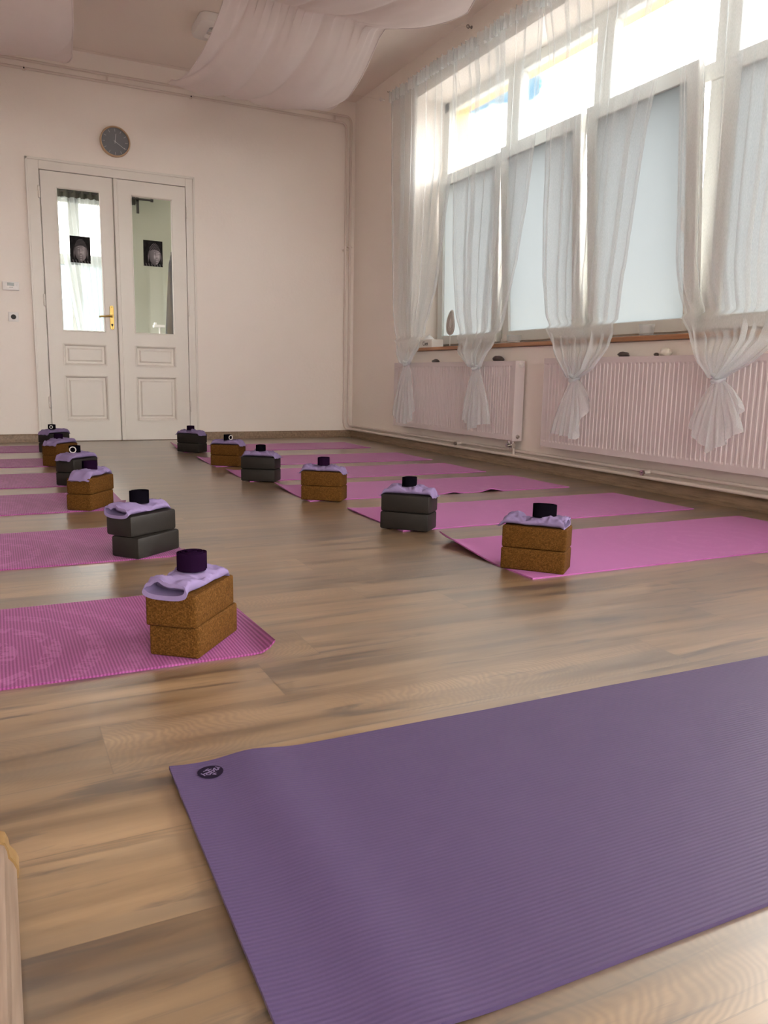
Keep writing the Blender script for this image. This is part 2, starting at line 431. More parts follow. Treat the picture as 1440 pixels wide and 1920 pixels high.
for x0, x1 in ((0, .07), (.91, 1.03), (1.29, 1.36)): b.box((x0, HY+.08, .9), (x1, HY+.15, 2.72))
for z0, z1 in ((.9, .97), (1.93, 2.05), (2.65, 2.72)): b.box((0, HY+.08, z0), (1.36, HY+.15, z1))
obj('frame', b, 'pvc', w3)
obj('frosted_pane', MB().box((.06, HY+.11, .96), (.92, HY+.118, 1.94)), 'milky', w3); obj('frosted_pane', MB().box((1.02, HY+.11, .96), (1.30, HY+.118, 1.94)), 'milky', w3)
obj('pane', MB().box((.06, HY+.11, 2.04), (1.30, HY+.118, 2.66)), 'glass', w3)
cr = tag(obj('curtain_rod', MB().tube([(-.3, HY-.15, 2.728), (1.84, HY-.15, 2.728)], .012).lathe([(0, 0), (.02, 0), (.02, .03), (0, .03)], (1.84, HY-.15, 2.728), 'x', 16), 'blackmetal', sm=40),
   'black curtain rod across the top of the right door pane', 'curtain rod')
obj('bracket', MB().box((1.67, HY-.16, 2.56), (1.70, HY-.14, 2.77)).box((1.67, HY-.16, 2.70), (1.70, HY-.001, 2.72)), 'blackmetal', cr)
hc = thing('hall_curtain', 'sheer curtain with dark header seen through the left door pane', 'curtain', (.68, HY-.15, .5))
rows = []
for i in range(30):
    t = i/29; z = lerp(2.665, .6, t); row = []
    xl = lerp(.72, 1.02, max(0, t)**1.1); xr = lerp(1.62, 1.46, t)
    for j in range(121):
        uu = j/120; ph = 2*PI*(11*uu+.5*nz(uu*6, 3)); row.append((lerp(xl, xr, uu)+.012*math.sin(2*ph), HY-.15+.028*math.sin(ph), z))
    rows.append(row)
obj('sheer_panel', MB().grid(rows), 'sheer', hc, sm=180, recalc=False)
rows = []
for i in range(30):
    t = i/29; z = lerp(2.665, .6, t); row = []
    xl = lerp(.1, .1, t); xr = lerp(.72, .30, t)
    for j in range(61):
        uu = j/60; ph = 2*PI*(6*uu+.5*nz(uu*6, 8)); row.append((lerp(xl, xr, uu)+.012*math.sin(2*ph), HY-.15+.028*math.sin(ph), z))
    rows.append(row)
obj('sheer_panel', MB().grid(rows), 'sheer', hc, sm=180, recalc=False)
rows = []
for z in (2.78, 2.75, 2.70, 2.655):
    rows.append([(lerp(.1, 1.66, j/200), HY-.15+.022*math.sin(j*.55)+.006*nz(j*.3, z*9), z+.012*nz(j*.7, z*3)) for j in range(201)])
hh = obj('header', MB().grid(rows), 'hallheader', hc, sm=180, recalc=False); hh['label'] = 'dark gathered curtain header'
fp = thing('folded_parasol', 'tall dark folded cloth standing at right edge of right door pane', 'parasol', (1.935, 9.6, 0))
obj('folded_cover', MB().lathe([(0, 2.02), (.02, 2.0), (.045, 1.9), (.075, 1.5), (.105, 1.05), (.11, .9), (.075, .85), (0, .85)], (1.935, 9.6, 0), 'z', 14), 'blackcloth', fp, sm=50)
obj('pole', MB().lathe([(.018, 0), (.018, 2.03), (0, 2.04)], (1.935, 9.6, 0), 'z', 12), 'blackmetal', fp, sm=50)
obj('base', MB().lathe([(0, 0), (.1, 0), (.1, .03), (.03, .06), (0, .06)], (1.935, 9.6, 0), 'z', 24), 'blackmetal', fp, sm=50)
st = thing('side_stand', 'small white stand beside dark folded cloth beyond the door', 'stand', (1.76, 9.55, 0))
b = MB().tube([(1.76, 9.55, 0), (1.76, 9.55, 1.18)], .012); obj('post', b, 'plastic', st, sm=40)
obj('top_plate', MB().box((1.69, 9.50, 1.17), (1.81, 9.60, 1.20)).box((1.70, 9.51, 1.20), (1.72, 9.59, 1.225)), 'plastic', st)
obj('foot', MB().box((1.68, 9.47, 0), (1.82, 9.63, .02)), 'plastic', st)

# ------------------------------------------------------------------ double door
d1 = thing('door_1', 'white panelled double door with two tall glass panes', 'door', (1.08, D, 0), kind='structure')
b = MB(); y0, y1 = D-.022, D+.10
b.box((.354, y0, 0), (.452, y1, 2.477)); b.box((1.729, y0, 0), (1.807, y1, 2.477)); b.box((.452, y0, 2.393), (1.729, y1, 2.477))
b.box((.345, D-.03, 0), (.366, D-.0005, 2.486)); b.box((1.795, D-.03, 0), (1.816, D-.0005, 2.486)); b.box((.345, D-.03, 2.466), (1.816, D-.0005, 2.488))
obj('door_frame', b, 'whitewood', d1, bevel=.003, seg=1)
obj('door_stop', MB().box((.445, D+.028, 0), (.480, D+.06, 2.40)).box((1.705, D+.028, 0), (1.735, D+.06, 2.40)).box((.48, D+.028, 2.36), (1.705, D+.06, 2.40)).box((1.05, D+.028, .007), (1.10, D+.045, 2.36)), 'whitewood', d1)
obj('threshold', MB().box((.452, D-.005, 0), (1.729, D+.13, .006)), 'skirting', d1)
def leaf(x0, x1, g0, g1, name_handle):
    yf, yb = D-.016, D+.026
    gz0, gz1 = 1.014, 2.262
    b = MB()
    b.box((x0, yf, .008), (g0, yb, 2.388)); b.box((g1, yf, .008), (x1, yb, 2.388))
    for z0, z1 in ((.008, .196), (.608, .707), (.897, gz0), (gz1, 2.388)): b.box((g0, yf, z0), (g1, yb, z1))
    lf = obj('door_leaf', b, 'whitewood', d1)
    def mould(z0, z1, w=.022, up=.010):
        m = MB(); X0, X1 = g0-.004, g1+.004
        pr = [(0, yf), (0, yf-up), (w*.5, yf-up*.5), (w, yf+.020)]
        ring = []
        for d, yy in pr: ring.append([(X0+d, yy, z0-.004+d), (X1-d, yy, z0-.004+d), (X1-d, yy, z1+.004-d), (X0+d, yy, z1+.004-d)])
        m.grid(ring, closed_v=True); return m
    for z0, z1 in ((.196, .608), (.707, .897)):
        m = mould(z0, z1); mo = obj('panel', m, 'whitewood', lf)
        p = MB().frus((g0+.034, yf+.006, z0+.034), (g1-.034, yf+.021, z1-.034), .014).box((g0, yf+.020, z0), (g1, yb-.004, z1))
        obj('panel_field', p, 'whitewood', lf)
    obj('glazing_bead', mould(gz0, gz1, .014, .005), 'whitewood', lf)
    obj('glass_pane', MB().box((g0, D+.0, gz0), (g1, D+.005, gz1)), 'glass', lf)
    return lf
lfL = leaf(.461, 1.067, .588, .960, True); lfR = leaf(1.079, 1.725, 1.228, 1.600, False)
obj('cover_strip', MB().prism([(1.072, D-.016), (1.072, D-.034), (1.078, D-.042), (1.104, D-.042), (1.110, D-.034), (1.110, D-.016)], .01, 2.386, 'z'), 'whitewood', lfR)
for lf, hs in ((lfL, [(.447, 2.202), (.447, 1.276), (.447, .365)]), (lfR, [(1.735, 2.157), (1.735, 1.251), (1.735, .330)])):
    for hx, hz in hs:
        b = MB().lathe([(0, -.055), (.006, -.052), (.010, -.046), (.010, -.003), (.0075, -.002), (.0075, .002), (.010, .003), (.010, .046), (.006, .052), (0, .055)], (hx, D-.031, hz), 'z', 12)
        obj('hinge', b, 'whitewood', lf, sm=40)
b = MB(); pl = []
for k in range(13): a = PI*k/12; pl.append((1.021+.018*math.cos(a), 1.240+.020*math.sin(a)))
for k in range(13): a = PI+PI*k/12; pl.append((1.021+.018*math.cos(a), 1.060+.020*math.sin(a)))
b.prism(pl, D-.024, D-.0155, 'y'); hp = obj('handle_plate', b, 'brass', lfL, bevel=.002, seg=1); hp['label'] = 'brass handle plate'
b = MB().lathe([(0, -.040), (.011, -.040), (.012, -.020), (.014, -.020), (.014, 0), (0, 0)], (1.021, D-.024, 1.165), 'y', 16)
b.tube([(1.021, D-.062, 1.165), (1.00, D-.066, 1.163), (.96, D-.066, 1.158), (.92, D-.064, 1.155), (.905, D-.060, 1.150)], [.009, .009, .008, .008, .009], 10); obj('lever', b, 'brass', hp, sm=40)
b = MB().lathe([(0, -.003), (.009, -.003), (.010, 0), (0, 0)], (1.021, D-.0245, 1.085), 'y', 16).box((1.0185, D-.0282, 1.066), (1.0235, D-.0245, 1.085)); obj('keyhole', b, 'dark', hp)
for z in (1.245, 1.055): obj('screw', MB().lathe([(0, -.0015), (.004, -.0015), (.004, 0)], (1.021, D-.0242, z), 'y', 10), 'dark', hp)

# posters stuck on the glass: a dark print of a carved face
def poster(x0, x1, z0, z1, turn, curls, label, tilt):
    cx, cz = (x0+x1)/2, (z0+z1)/2; w, h = x1-x0, z1-z0
    NX, NZ = 72, 96; b = MB(); rows = []
    for j in range(NZ+1):
        rows.append([(x0+w*i/NX, D-.0015, z0+h*j/NZ) for i in range(NX+1)])
    b.grid(rows)
    o = obj('poster', b, 'print', origin=(cx, D-.0015, cz))
    me = o.data; at = me.color_attributes.new('print', 'FLOAT_COLOR', 'POINT')
    def gs(d, s): return math.exp(-(d/s)**2)
    for k, v in enumerate(me.vertices):
        p = v.co.x/(w/2); q = v.co.z/(h/2)
        fx = (p-.05-turn*.12)/.62; fz = (q+.05)/.86
        e = fx*fx+(fz*(1.0 if fz > 0 else .98))**2*(1+.35*max(0, -fz)*abs(fx))
        val = .012+.01*nz(p*4, q*4)
        if e < 1:
            nxx = fx-turn*.35; val = .05+.05*(1-e)
            ridge = turn*.35
            hair = fz > .42-.25*fx*fx
            if hair:
                val = .035
                if curls:
                    a = math.sin(p*34)*math.sin(q*34); val = .04+.25*max(0, a)**2
                else: val = .06+.03*math.sin(q*60)
            else:
                val += .05+.06*(1-e)+.16*gs(nxx-.55+turn*.2, .30)
                val += .26*gs(nxx-.02, .085)*(1 if -.22 < fz < .16 else .2)          # nose ridge
                val += .20*gs(nxx, .13)*gs(fz+.22, .06)                              # nose tip
                val += .22*gs(nxx-.30, .16)*gs(fz+.18, .18)+(.14+.2*turn)*gs(nxx+.34, .15)*gs(fz+.22, .20)   # cheeks
                val -= .07*gs(abs(nxx)-.15, .05)*gs(fz+.08, .16)
                for sgn in (-1, 1):
                    ex = nxx-sgn*.34
                    arch = .24-.9*ex*ex; val -= .09*gs(fz-arch, .035)*gs(ex, .30)
                    val += .16*gs(fz-arch-.07, .03)*gs(ex, .25)
                    lid = .06+.25*ex*ex; val -= .10*gs(fz-lid, .03)*gs(ex, .2); val += .20*gs(fz-lid-.08, .05)*gs(ex, .16)
                val -= .10*gs(fz+.52, .025)*gs(nxx, .22); val += .32*gs(fz+.46, .03)*gs(nxx, .14); val += .35*gs(fz+.60, .04)*gs(nxx, .15)
                val += .25*gs(fz+.82, .06)*gs(nxx, .15); val -= .06*gs(fz+.27, .03)*gs(nxx, .16)
        else:
            for sgn in (-1, 1):
                val += .22*gs(p-.05-turn*.12-sgn*.66, .045)*gs(q+.30, .26)
            if q < -.78: val += .12*max(0, math.sin(p*22+q*9))
        val = max(.008, min(.75, val))
        at.data[k].color = (val*1.0, val*.93, val*.96, 1)
    o.rotation_euler = (0, tilt, 0)
    tag(o, label, 'poster', 'face posters on the door panes')
poster(.683, .858, 1.625, 1.858, 0, False, 'dark poster of a front-facing carved face with smooth hair on the left door pane', .01)
poster(1.328, 1.505, 1.643, 1.878, 1.0, True, 'dark poster of a turned carved face with beaded curls on the right door pane', .01)

# ------------------------------------------------------------------ back wall fittings
ck = thing('wall_clock', 'round grey wall clock with pale wooden rim above the door', 'clock', (1.106, D, 2.705))
c0 = (1.106, D, 2.705)
obj('rim', MB().lathe([(.105, -.002), (.130, -.002), (.131, -.040), (.127, -.045), (.121, -.045), (.119, -.040), (.119, -.020), (.105, -.020)], c0, 'y', 64), 'rim', ck, sm=40)
obj('dial', MB().lathe([(0, -.022), (.1195, -.022), (.1195, -.012), (0, -.012)], c0, 'y', 64), 'dial', ck)
for k in range(12):
    a = k*PI/6; b = MB(); dx, dz = math.sin(a), math.cos(a); nx, nz_ = math.cos(a), -math.sin(a)
    q = [(c0[0]+dx*rr+nx*s*.0014, c0[2]+dz*rr+nz_*s*.0014) for rr, s in ((.088, -1), (.088, 1), (.110, 1), (.110, -1))]
    obj('hour_mark', b.prism(q, D-.0235, D-.0215, 'y'), 'tick', ck)
def hand(a, ln, w, y, nm):
    dx, dz = math.sin(a), math.cos(a); nx, nzz = math.cos(a), -math.sin(a)
    q = [(c0[0]+dx*rr+nx*s*w, c0[2]+dz*rr+nzz*s*w) for rr, s in ((-.015, -1), (-.015, 1), (ln, 1), (ln, -1))]
    obj(nm, MB().prism(q, y-.0015, y, 'y'), 'tick', ck)
hand(math.radians(8), .068, .0022, D-.027, 'hour_hand'); hand(math.radians(124), .100, .0016, D-.030, 'minute_hand')
obj('hub', MB().lathe([(0, -.033), (.005, -.033), (.005, -.022), (0, -.022)], c0, 'y', 16), 'tick', ck)

th = thing('thermostat', 'white room thermostat with small grey display left of the door', 'thermostat', (.178, D, 1.38))
obj('housing', MB().box((.112, D-.028, 1.345), (.245, D-.0005, 1.418)), 'plastic', th, bevel=.005, sm=40)
obj('display', MB().box((.150, D-.0295, 1.382), (.205, D-.027, 1.408)), 'lcd', th)
obj('button', MB().lathe([(0, -.004), (.008, -.004), (.009, 0)], (.226, D-.027, 1.395), 'y', 16), 'plastic', th)
obj('lettering', MB().box((.163, D-.0286, 1.367), (.196, D-.0278, 1.371)), 'lcd', th)
so = thing('wall_socket', 'white square wall socket with dark round insert below the thermostat', 'socket', (.186, D, 1.117))
obj('cover_plate', MB().box((.145, D-.010, 1.076), (.227, D-.0005, 1.158)), 'plastic', so, bevel=.004, sm=40)
obj('insert', MB().lathe([(0, -.0112), (.0195, -.0112), (.0215, -.0105), (.0215, -.008)], (.186, D-.0005, 1.117), 'y', 24), 'dark', so)

# heating pipes along the back wall, down the corner and along the window wall
def arc(c, r_, a0, a1, ax, n=8):
    out = []
    for k in range(n+1):
        a = lerp(a0, a1, k/n); q = (math.cos(a)*r_, math.sin(a)*r_)
        out.append({'xz': (c[0]+q[0], c[1], c[2]+q[1]), 'xy': (c[0]+q[0], c[1]+q[1], c[2]), 'yz': (c[0], c[1]+q[0], c[2]+q[1])}[ax])
    return out
def heat_pipe(zt, xc, zb, xw, label):
    yp = D-.028; rr = .06
    p = [(XL+.02, yp, zt-.004), (.8, yp, zt-.002), (2.5, yp, zt)]+arc((xc-rr, yp, zt-rr), rr, PI/2, 0, 'xz')
    p += [(xc, yp, 2.0), (xc, yp, .6)]
    R = .05
    p += [(xc, yp, zb+R+.02)]+[(lerp(xc, xw, t*.5), yp-.008*t-.02*t*t, zb+R*(1-math.sin(t*PI/2))+.0) for t in (.25, .5, .75, 1)]
    p += [(xw, yp-.06, zb), (xw, 7.0, zb), (xw, 5.5, zb), (xw, 3.5, zb), (xw, 1.0, zb), (xw, YF+.05, zb)]
    t = thing('heating_pipe', label, 'pipe', (xc, yp, zb), 'heating pipes along the walls')
    obj('pipe_run', MB().tube(p, .0115, 12), 'pipe', t, sm=60)
    return t
pA = heat_pipe(3.262, 3.432, .125, 3.462, 'upper painted heating pipe along the back wall, nearest the corner on its drop')
pB = heat_pipe(3.197, 3.380, .090, 3.440, 'lower painted heating pipe along the back wall with small hooks')
for x in (.377, 1.795):
    b = MB().lathe([(.006, -.02), (.014, -.02), (.014, .012), (.006, .012)], (x, D-.040, 3.188), 'y', 14); obj('pipe_hook', b, 'pipe', pB, sm=40)
    obj('hook_bore', MB().lathe([(0, -.0195), (.0075, -.0195), (.0075, -.012), (0, -.012)], (x, D-.0405, 3.188), 'y', 12), 'dark', pB)
for x in (1.057, 3.25): obj('spacer', MB().box((x-.008, D-.034, 3.197), (x+.008, D-.016, 3.262)), 'pipe', pA)
for xc, z, pp in ((3.432, 1.99, pA), (3.380, 1.955, pB)):
    b = MB().lathe([(.0115, -.010), (.016, -.010), (.016, .010), (.0115, .010)], (xc, D-.028, z), 'z', 14).box((xc-.026, D-.036, z-.007), (xc-.012, D-.0005, z+.007)).tube([(xc+.012, D-.028, z), (xc+.026, D-.028, z)], .005, 8); obj('clamp', b, 'pipe', pp, sm=40)
for y in (5.584, 3.462):
    b = MB().tube([(3.462, y, .125), (3.40, y+.004, .120)], .011, 12); obj('drain_valve', b, 'pipe', pA, sm=40)
    obj('valve_nut', MB().lathe([(.006, 0), (.017, 0), (.017, .014), (.006, .014)], (3.392, y+.004, .119), 'x', 6), 'chrome', pA)

# ------------------------------------------------------------------ window
FX = 3.79
w1 = thing('window_1', 'large white window with frosted lower panes and clear upper panes', 'window', (FX, 3.45, .92), kind='structure')
muls = [5.52, 4.48, 3.45, 2.42, 1.39]
b = MB()
b.box((FX, 6.525, .92), (FX+.07, 6.60, 3.08)); b.box((FX, .30, .92), (FX+.07, .375, 3.08))
b.box((FX, .30, 3.0), (FX+.07, 6.60, 3.08)); b.box((FX, .30, .92), (FX+.07, 6.60, .985))
obj('frame', b, 'pvc', w1, bevel=.004, seg=1)
for m in muls:
    obj('mullion', MB().box((FX+.014, m-.12, .985), (FX+.066, m+.12, 2.36)).box((FX-.008, m-.082, 2.45), (FX+.068, m+.082, 3.0)).box((FX-.016, m-.02, 2.45), (FX-.008, m+.02, 3.0)), 'pvc', w1, bevel=.004, seg=1)
obj('transom', MB().box((FX-.002, .375, 2.36), (FX+.068, 6.525, 2.455)), 'pvc', w1, bevel=.004, seg=1)
edges = [6.60]+muls+[.30]
for i in range(6):
    ya, yb = edges[i], edges[i+1]
    obj('clear_pane', MB().box((FX+.03, yb+.05, 2.44), (FX+.038, ya-.05, 3.02)), 'glass', w1)
    y1, y0 = (ya-.045 if i else ya-.055), yb+.045
    z0, z1 = .955, 2.432; bx = FX-.045; sw = .085
    hinge = Vector((bx+.04, 0, z0)); ang = math.radians((-1.2, -3.8, -4.9, -.3, -.3, -.3)[i])
    b = MB()
    b.box((bx, y0, z0), (bx+.055, y0+sw, z1)); b.box((bx, y1-sw, z0), (bx+.055, y1, z1))
    b.box((bx, y0+sw, z0), (bx+.055, y1-sw, z0+.08)); b.box((bx, y0+sw, z1-.09), (bx+.055, y1-sw, z1))
    def rot(m):
        Rm = Matrix.Rotation(ang, 3, 'Y'); m.v = [tuple(Rm @ (Vector(v)-hinge)+hinge) for v in m.v]; return m
    s_ = obj('sash', rot(b), 'pvc', w1, bevel=.004, seg=1)
    obj('gasket', rot(MB().grid([[(bx+.01+d, y0+sw-.004+e, z0+.076+e), (bx+.01+d, y1-sw+.004-e, z0+.076+e), (bx+.01+d, y1-sw+.004-e, z1-.086-e), (bx+.01+d, y0+sw-.004+e, z1-.086-e)] for d, e in ((-.011, .0), (-.011, .006), (.012, .012))], closed_v=True)), 'lcd', s_) if False else None
    obj('frosted_pane', rot(MB().box((bx+.022, y0+sw-.01, z0+.07), (bx+.029, y1-sw+.01, z1-.08))), 'frosted' if i < 4 else 'glass', s_)  # unseen near bays made clear to let more light onto the floor
    if i in (0, 2, 4):
        hy, hz = y0+.045, 1.53
        h = MB().box((bx-.012, hy-.013, hz-.035), (bx, hy+.013, hz+.035)).tube([(bx-.010, hy, hz), (bx-.040, hy, hz), (bx-.052, hy, hz+.008), (bx-.055, hy+.002, hz+.03), (bx-.055, hy+.004, hz+.13)], [.010, .010, .0105, .010, .008], 10)
        obj('handle', rot(h), 'pvc', s_, sm=40)
ws = struct('trim_1', MB().box((W-.035, .30, .888), (FX, 6.598, .917)), 'sill', 'brown wooden windowsill board', 'windowsill', bevel=.005)

# ------------------------------------------------------------------ radiators
def radiator(ya, yb, z0, z1, label, valve):
    t = thing('radiator', label, 'radiator', (3.44, (ya+yb)/2, z0), 'panel radiators under the window')
    xf, xb = 3.388, 3.472
    # ribbed front panel
    ys = []; pitch = .0333; n = int((yb-ya-.04)/pitch); st0 = ya+(yb-ya-n*pitch)/2
    prof = [(0, 0), (.30, 0), (.40, 1), (.90, 1)]
    ys.append((ya+.002, 0))
    for i in range(n):
        for a, d in prof: ys.append((st0+(i+a)*pitch, d))
    ys.append((yb-.002, 0))
    zs = [(z0, 0), (z0+.034, 0), (z0+.046, 1), (z1-.046, 1), (z1-.034, 0), (z1-.004, 0)]
    rows = [[(xf+.0032*d*e, y, z) for y, d in ys] for z, e in zs]
    b = MB().grid(rows)
    b.box((xf+.010, ya+.002, z0), (xf+.016, yb-.002, z1-.004)); b.box((xf+.0005, ya+.002, z0), (xf+.016, yb-.002, z0+.002))
    obj('front_panel', b, 'radiator', t, recalc=True)
    obj('side_panel', MB().box((xf-.001, ya-.004, z0-.004), (xb, ya+.002, z1)), 'radiator', t, bevel=.002, seg=1)
    obj('side_panel', MB().box((xf-.001, yb-.002, z0-.004), (xb, yb+.004, z1)), 'radiator', t, bevel=.002, seg=1)
    g = MB()
    g.box((xf-.001, ya+.002, z1-.006), (xf+.012, yb-.002, z1)); g.box((xb-.012, ya+.002, z1-.006), (xb, yb-.002, z1))
    k = int((yb-ya)/.03)
    for i in range(k): y = ya+.01+i*.03; g.box((xf+.012, y, z1-.005), (xb-.012, y+.012, z1-.001))
    obj('top_grille', g, 'radiator', t)
    obj('back_panel', MB().box((xb-.008, ya+.002, z0), (xb, yb-.002, z1-.006)), 'radiator', t)
    obj('wall_bracket', MB().box((xb, ya+.2, z0+.1), (W-.0005, ya+.24, z1-.1)), 'radiator', t); obj('wall_bracket', MB().box((xb, yb-.24, z0+.1), (W-.0005, yb-.2, z1-.1)), 'radiator', t)
    if valve:
        c = (3.433, ya-.004, z1-.030)
        obj('vent_plug', MB().lathe([(0, -.024), (.012, -.024), (.015, -.018), (.015, -.004), (.018, 0), (0, 0)], c, 'y', 20), 'plastic', t, sm=40)
        obj('lower_plug', MB().lathe([(0, -.014), (.010, -.014), (.013, -.010), (.016, 0), (0, 0)], (3.433, ya-.004, z0+.028), 'y', 20), 'chrome', t, sm=40)
    b = MB().tube([(3.43, ya+.045, z0+.002), (3.43, ya+.045, .155)], .011, 12).tube([(3.43, ya+.092, z0+.002), (3.43, ya+.092, .155)], .011, 12)
    b.box((3.412, ya+.030, .150), (3.448, ya+.108, .180)); b.tube([(3.412, ya+.07, .165), (3.39, ya+.07, .165)], .012, 10)
    o = obj('connection_valve', b, 'chrome', t, sm=40); o['label'] = 'chrome connection valve below'
    obj('drop_pipe', MB().tube([(3.438, ya+.045, .152), (3.440, ya+.045, .09)], .009, 10).tube([(3.436, ya+.092, .152), (3.458, ya+.092, .125)], .009, 10), 'pipe', t, sm=40)
radiator(4.775, 6.71, .205, .783, 'white panel radiator under the window, the one nearer the corner', True)
radiator(2.05, 4.435, .195, .795, 'white panel radiator under the window, the longer one nearer the camera', True)

# ------------------------------------------------------------------ sheer curtains
def Xp(z):
    if z > 1.05: return 3.415
    if z < .75: return 3.330
    t = (z-.75)/.3; t = t*t*(3-2*t); return 3.330+.085*t
CT = [
 dict(L=[(6.93, 3.205), (6.902, 2.859), (6.896, 2.487), (6.863, 1.771), (6.832, 1.332), (6.764, 1.084), (6.59, .882), (6.449, .785)],
      R=[(5.80, 3.185), (5.789, 2.83), (5.792, 2.388), (5.867, 2.101), (5.961, 1.599), (6.015, 1.365), (6.154, 1.107), (6.203, .873), (6.262, .785)],
      k=(6.36, .780), T=[(6.60, .318), (6.56, .24), (6.32, .237), (6.20, .356)], n=8, sd=1.3,
      label='sheer white knotted curtain nearest the corner pipes'),
 dict(L=[(5.85, 3.186), (5.768, 2.883), (5.78, 2.266), (5.754, 1.621), (5.68, 1.18), (5.512, .859), (5.30, .745)],
      R=[(4.66, 3.165), (4.674, 3.0), (4.678, 2.639), (4.69, 2.293), (4.748, 1.894), (4.833, 1.508), (4.971, 1.078), (5.037, .877), (5.12, .745)],
      k=(5.21, .742), T=[(5.389, .376), (5.269, .245), (5.17, .300), (4.989, .316)], n=9, sd=4.1,
      label='sheer white knotted curtain in front of the right end of the smaller radiator'),
 dict(L=[(4.70, 3.16), (4.594, 2.79), (4.576, 2.257), (4.569, 1.769), (4.547, 1.352), (4.492, 1.076), (4.315, .862), (4.10, .672)],
      R=[(3.44, 3.15), (3.528, 2.692), (3.578, 2.277), (3.633, 2.043), (3.671, 1.758), (3.71, 1.44), (3.734, 1.297), (3.765, 1.033), (3.75, .84), (3.867, .715), (3.985, .672)],
      k=(4.045, .668), T=[(4.258, .302), (4.12, .29), (4.004, .275), (3.881, .55)], n=9, sd=7.7,
      label='sheer white knotted curtain in front of the left end of the longer radiator'),
 dict(L=[(3.47, 3.15), (3.449, 2.662), (3.423, 2.316), (3.367, 1.609), (3.345, 1.3), (3.312, 1.161), (3.24, 1.002), (3.125, .851), (3.049, .752), (2.965, .678)],
      R=[(2.45, 3.14), (2.486, 2.505), (2.508, 2.089), (2.53, 1.657), (2.55, 1.313), (2.56, 1.051), (2.59, .86), (2.72, .745), (2.865, .678)],
      k=(2.915, .674), T=[(3.095, .405), (2.935, .285), (2.763, .406), (2.761, .556)], n=9, sd=9.9,
      label='sheer white knotted curtain nearest the camera at right edge'),
]
def curtain(c):
    ztop = c['L'][0][1]; ky, kz = c['k']; t = thing('sheer_curtain', c['label'], 'curtain', (Xp(2), ky, kz), 'sheer curtains on the window wall')
    Lt = sorted([(z, y) for y, z in c['L']]); Rt = sorted([(z, y) for y, z in c['R']])
    NU, NR = 300, 84; rows = []; sd = c['sd']
    rnd = random.Random(int(sd*10)); nf = c['n']
    folds = [((k+.5+rnd.uniform(-.28, .28))/nf, rnd.uniform(.55, 1.3), rnd.choice((-1, 1)), rnd.uniform(.032, .055)) for k in range(nf)]
    def ph(uu): return 2*PI*(nf*uu+.9*nz(uu*3.3, sd)+.25*nz(uu*9, sd+5))
    w0 = abs(c['L'][0][0]-c['R'][0][0])
    for i in range(NR+1):
        s = i/NR; z = lerp(ztop, kz, s**.9); row = []
        yl, yr = table(Lt, z), table(Rt, z); wd = abs(yl-yr)
        q = min(1, wd/w0); pinch = min(1, max(0, (z-kz)/.35))
        for j in range(NU+1):
            uu = j/NU
            edge = min(1, min(uu, 1-uu)*12)
            yy = lerp(yl, yr, uu+.05*nz(uu*2.5, s*1.6, sd+9)*pinch*edge)
            xx = Xp(z)-.010*(1-pinch)
            for fu, fb, sg, fw in folds:
                t_ = (uu-fu-.02*nz(s*2.0, fu*9, sd))/fw
                if abs(t_) < 1:
                    B = .042*fb*(.25+.75*q); w_ = .5+.5*math.cos(PI*t_)
                    yy += B*math.sin(PI*t_)*edge
                    xx += sg*.020*math.sin(PI*t_/2)*w_*edge*(.4+.6*q)+sg*.010*w_
            xx += .016*nz(uu*4, s*1.3, sd+20)+.010*math.sin(ph(uu))*(1-q)*1.6
            xx += .005*nz(yy*9, z*12, sd)*(.3+s)
            row.append((min(xx, 3.452 if z > 1 else 3.37), yy, z))
        rows.append(row)
    kn = rows[-1]
    Tt = c['T']; TN = len(Tt)-1; TR = 30
    for i in range(1, TR+1):
        s = i/TR; row = []
        for j in range(NU+1):
            uu = j/NU; q = uu*TN; a = min(int(q), TN-1); fr = q-a
            ty = lerp(Tt[a][0], Tt[a+1][0], fr); tz = lerp(Tt[a][1], Tt[a+1][1], fr)
            k = kn[j]
            p = ph(uu)
            yy = lerp(k[1]*.35+ky*.65, ty, 1-(1-s)**1.5 if s < 1 else 1); zz = lerp(kz, tz, s)
            xx = 3.330+.022*math.sin(p*.5+1)*s+.012*math.sin(p)*s+.01*nz(yy*8, zz*7, sd)
            row.append((min(xx, 3.368), yy+.005*math.sin(p*.7)*s*(1-s)*2, zz))
        rows.append(row)
    obj('fabric', MB().grid(rows), 'sheer', t, sm=180, recalc=False)
    # double-layer heading along the top and hems down both edges
    h = []
    for z in (ztop+.012, ztop-.02, ztop-.05, ztop-.085):
        h.append([(min(3.458, Xp(2)-.006+.026*math.sin(ph(j/NU)*2)), lerp(c['L'][0][0], c['R'][0][0], j/NU), z+.006*math.sin(j*.9)) for j in range(NU+1)])
    obj('heading', MB().grid(h), 'hem', t, sm=180, recalc=False)
    for side in (0, NU):
        g = []
        for r_ in rows[:NR-6]:
            a = Vector(r_[side]); bq = Vector(r_[side+7 if side == 0 else side-7]); dv = (bq-a); dv = dv.normalized()*.017 if dv.length > 1e-6 else Vector((0, .017, 0))
            a.x -= .0018; g.append([tuple(a), tuple(a+dv)])
        obj('hem', MB().grid(g), 'hem', t, sm=180, recalc=False)
    # the knot: cloth wound round the gathered neck
    b = MB(); pts = []
    for k in range(49):
        a = 2*PI*k/24; pts.append((3.330+.024*math.cos(a), ky+.032*math.sin(a), kz-.004+.016*math.sin(a*.5+.6)+.004*math.sin(3*a)))
    b.tube(pts, .010, 10)
    o = obj('knot', b, 'hem', t, sm=180)
for c in CT: curtain(c)
cw = thing('curtain_wire', 'thin wire along the window wall carrying the sheer curtains', 'wire', (3.43, 4, 3.2))
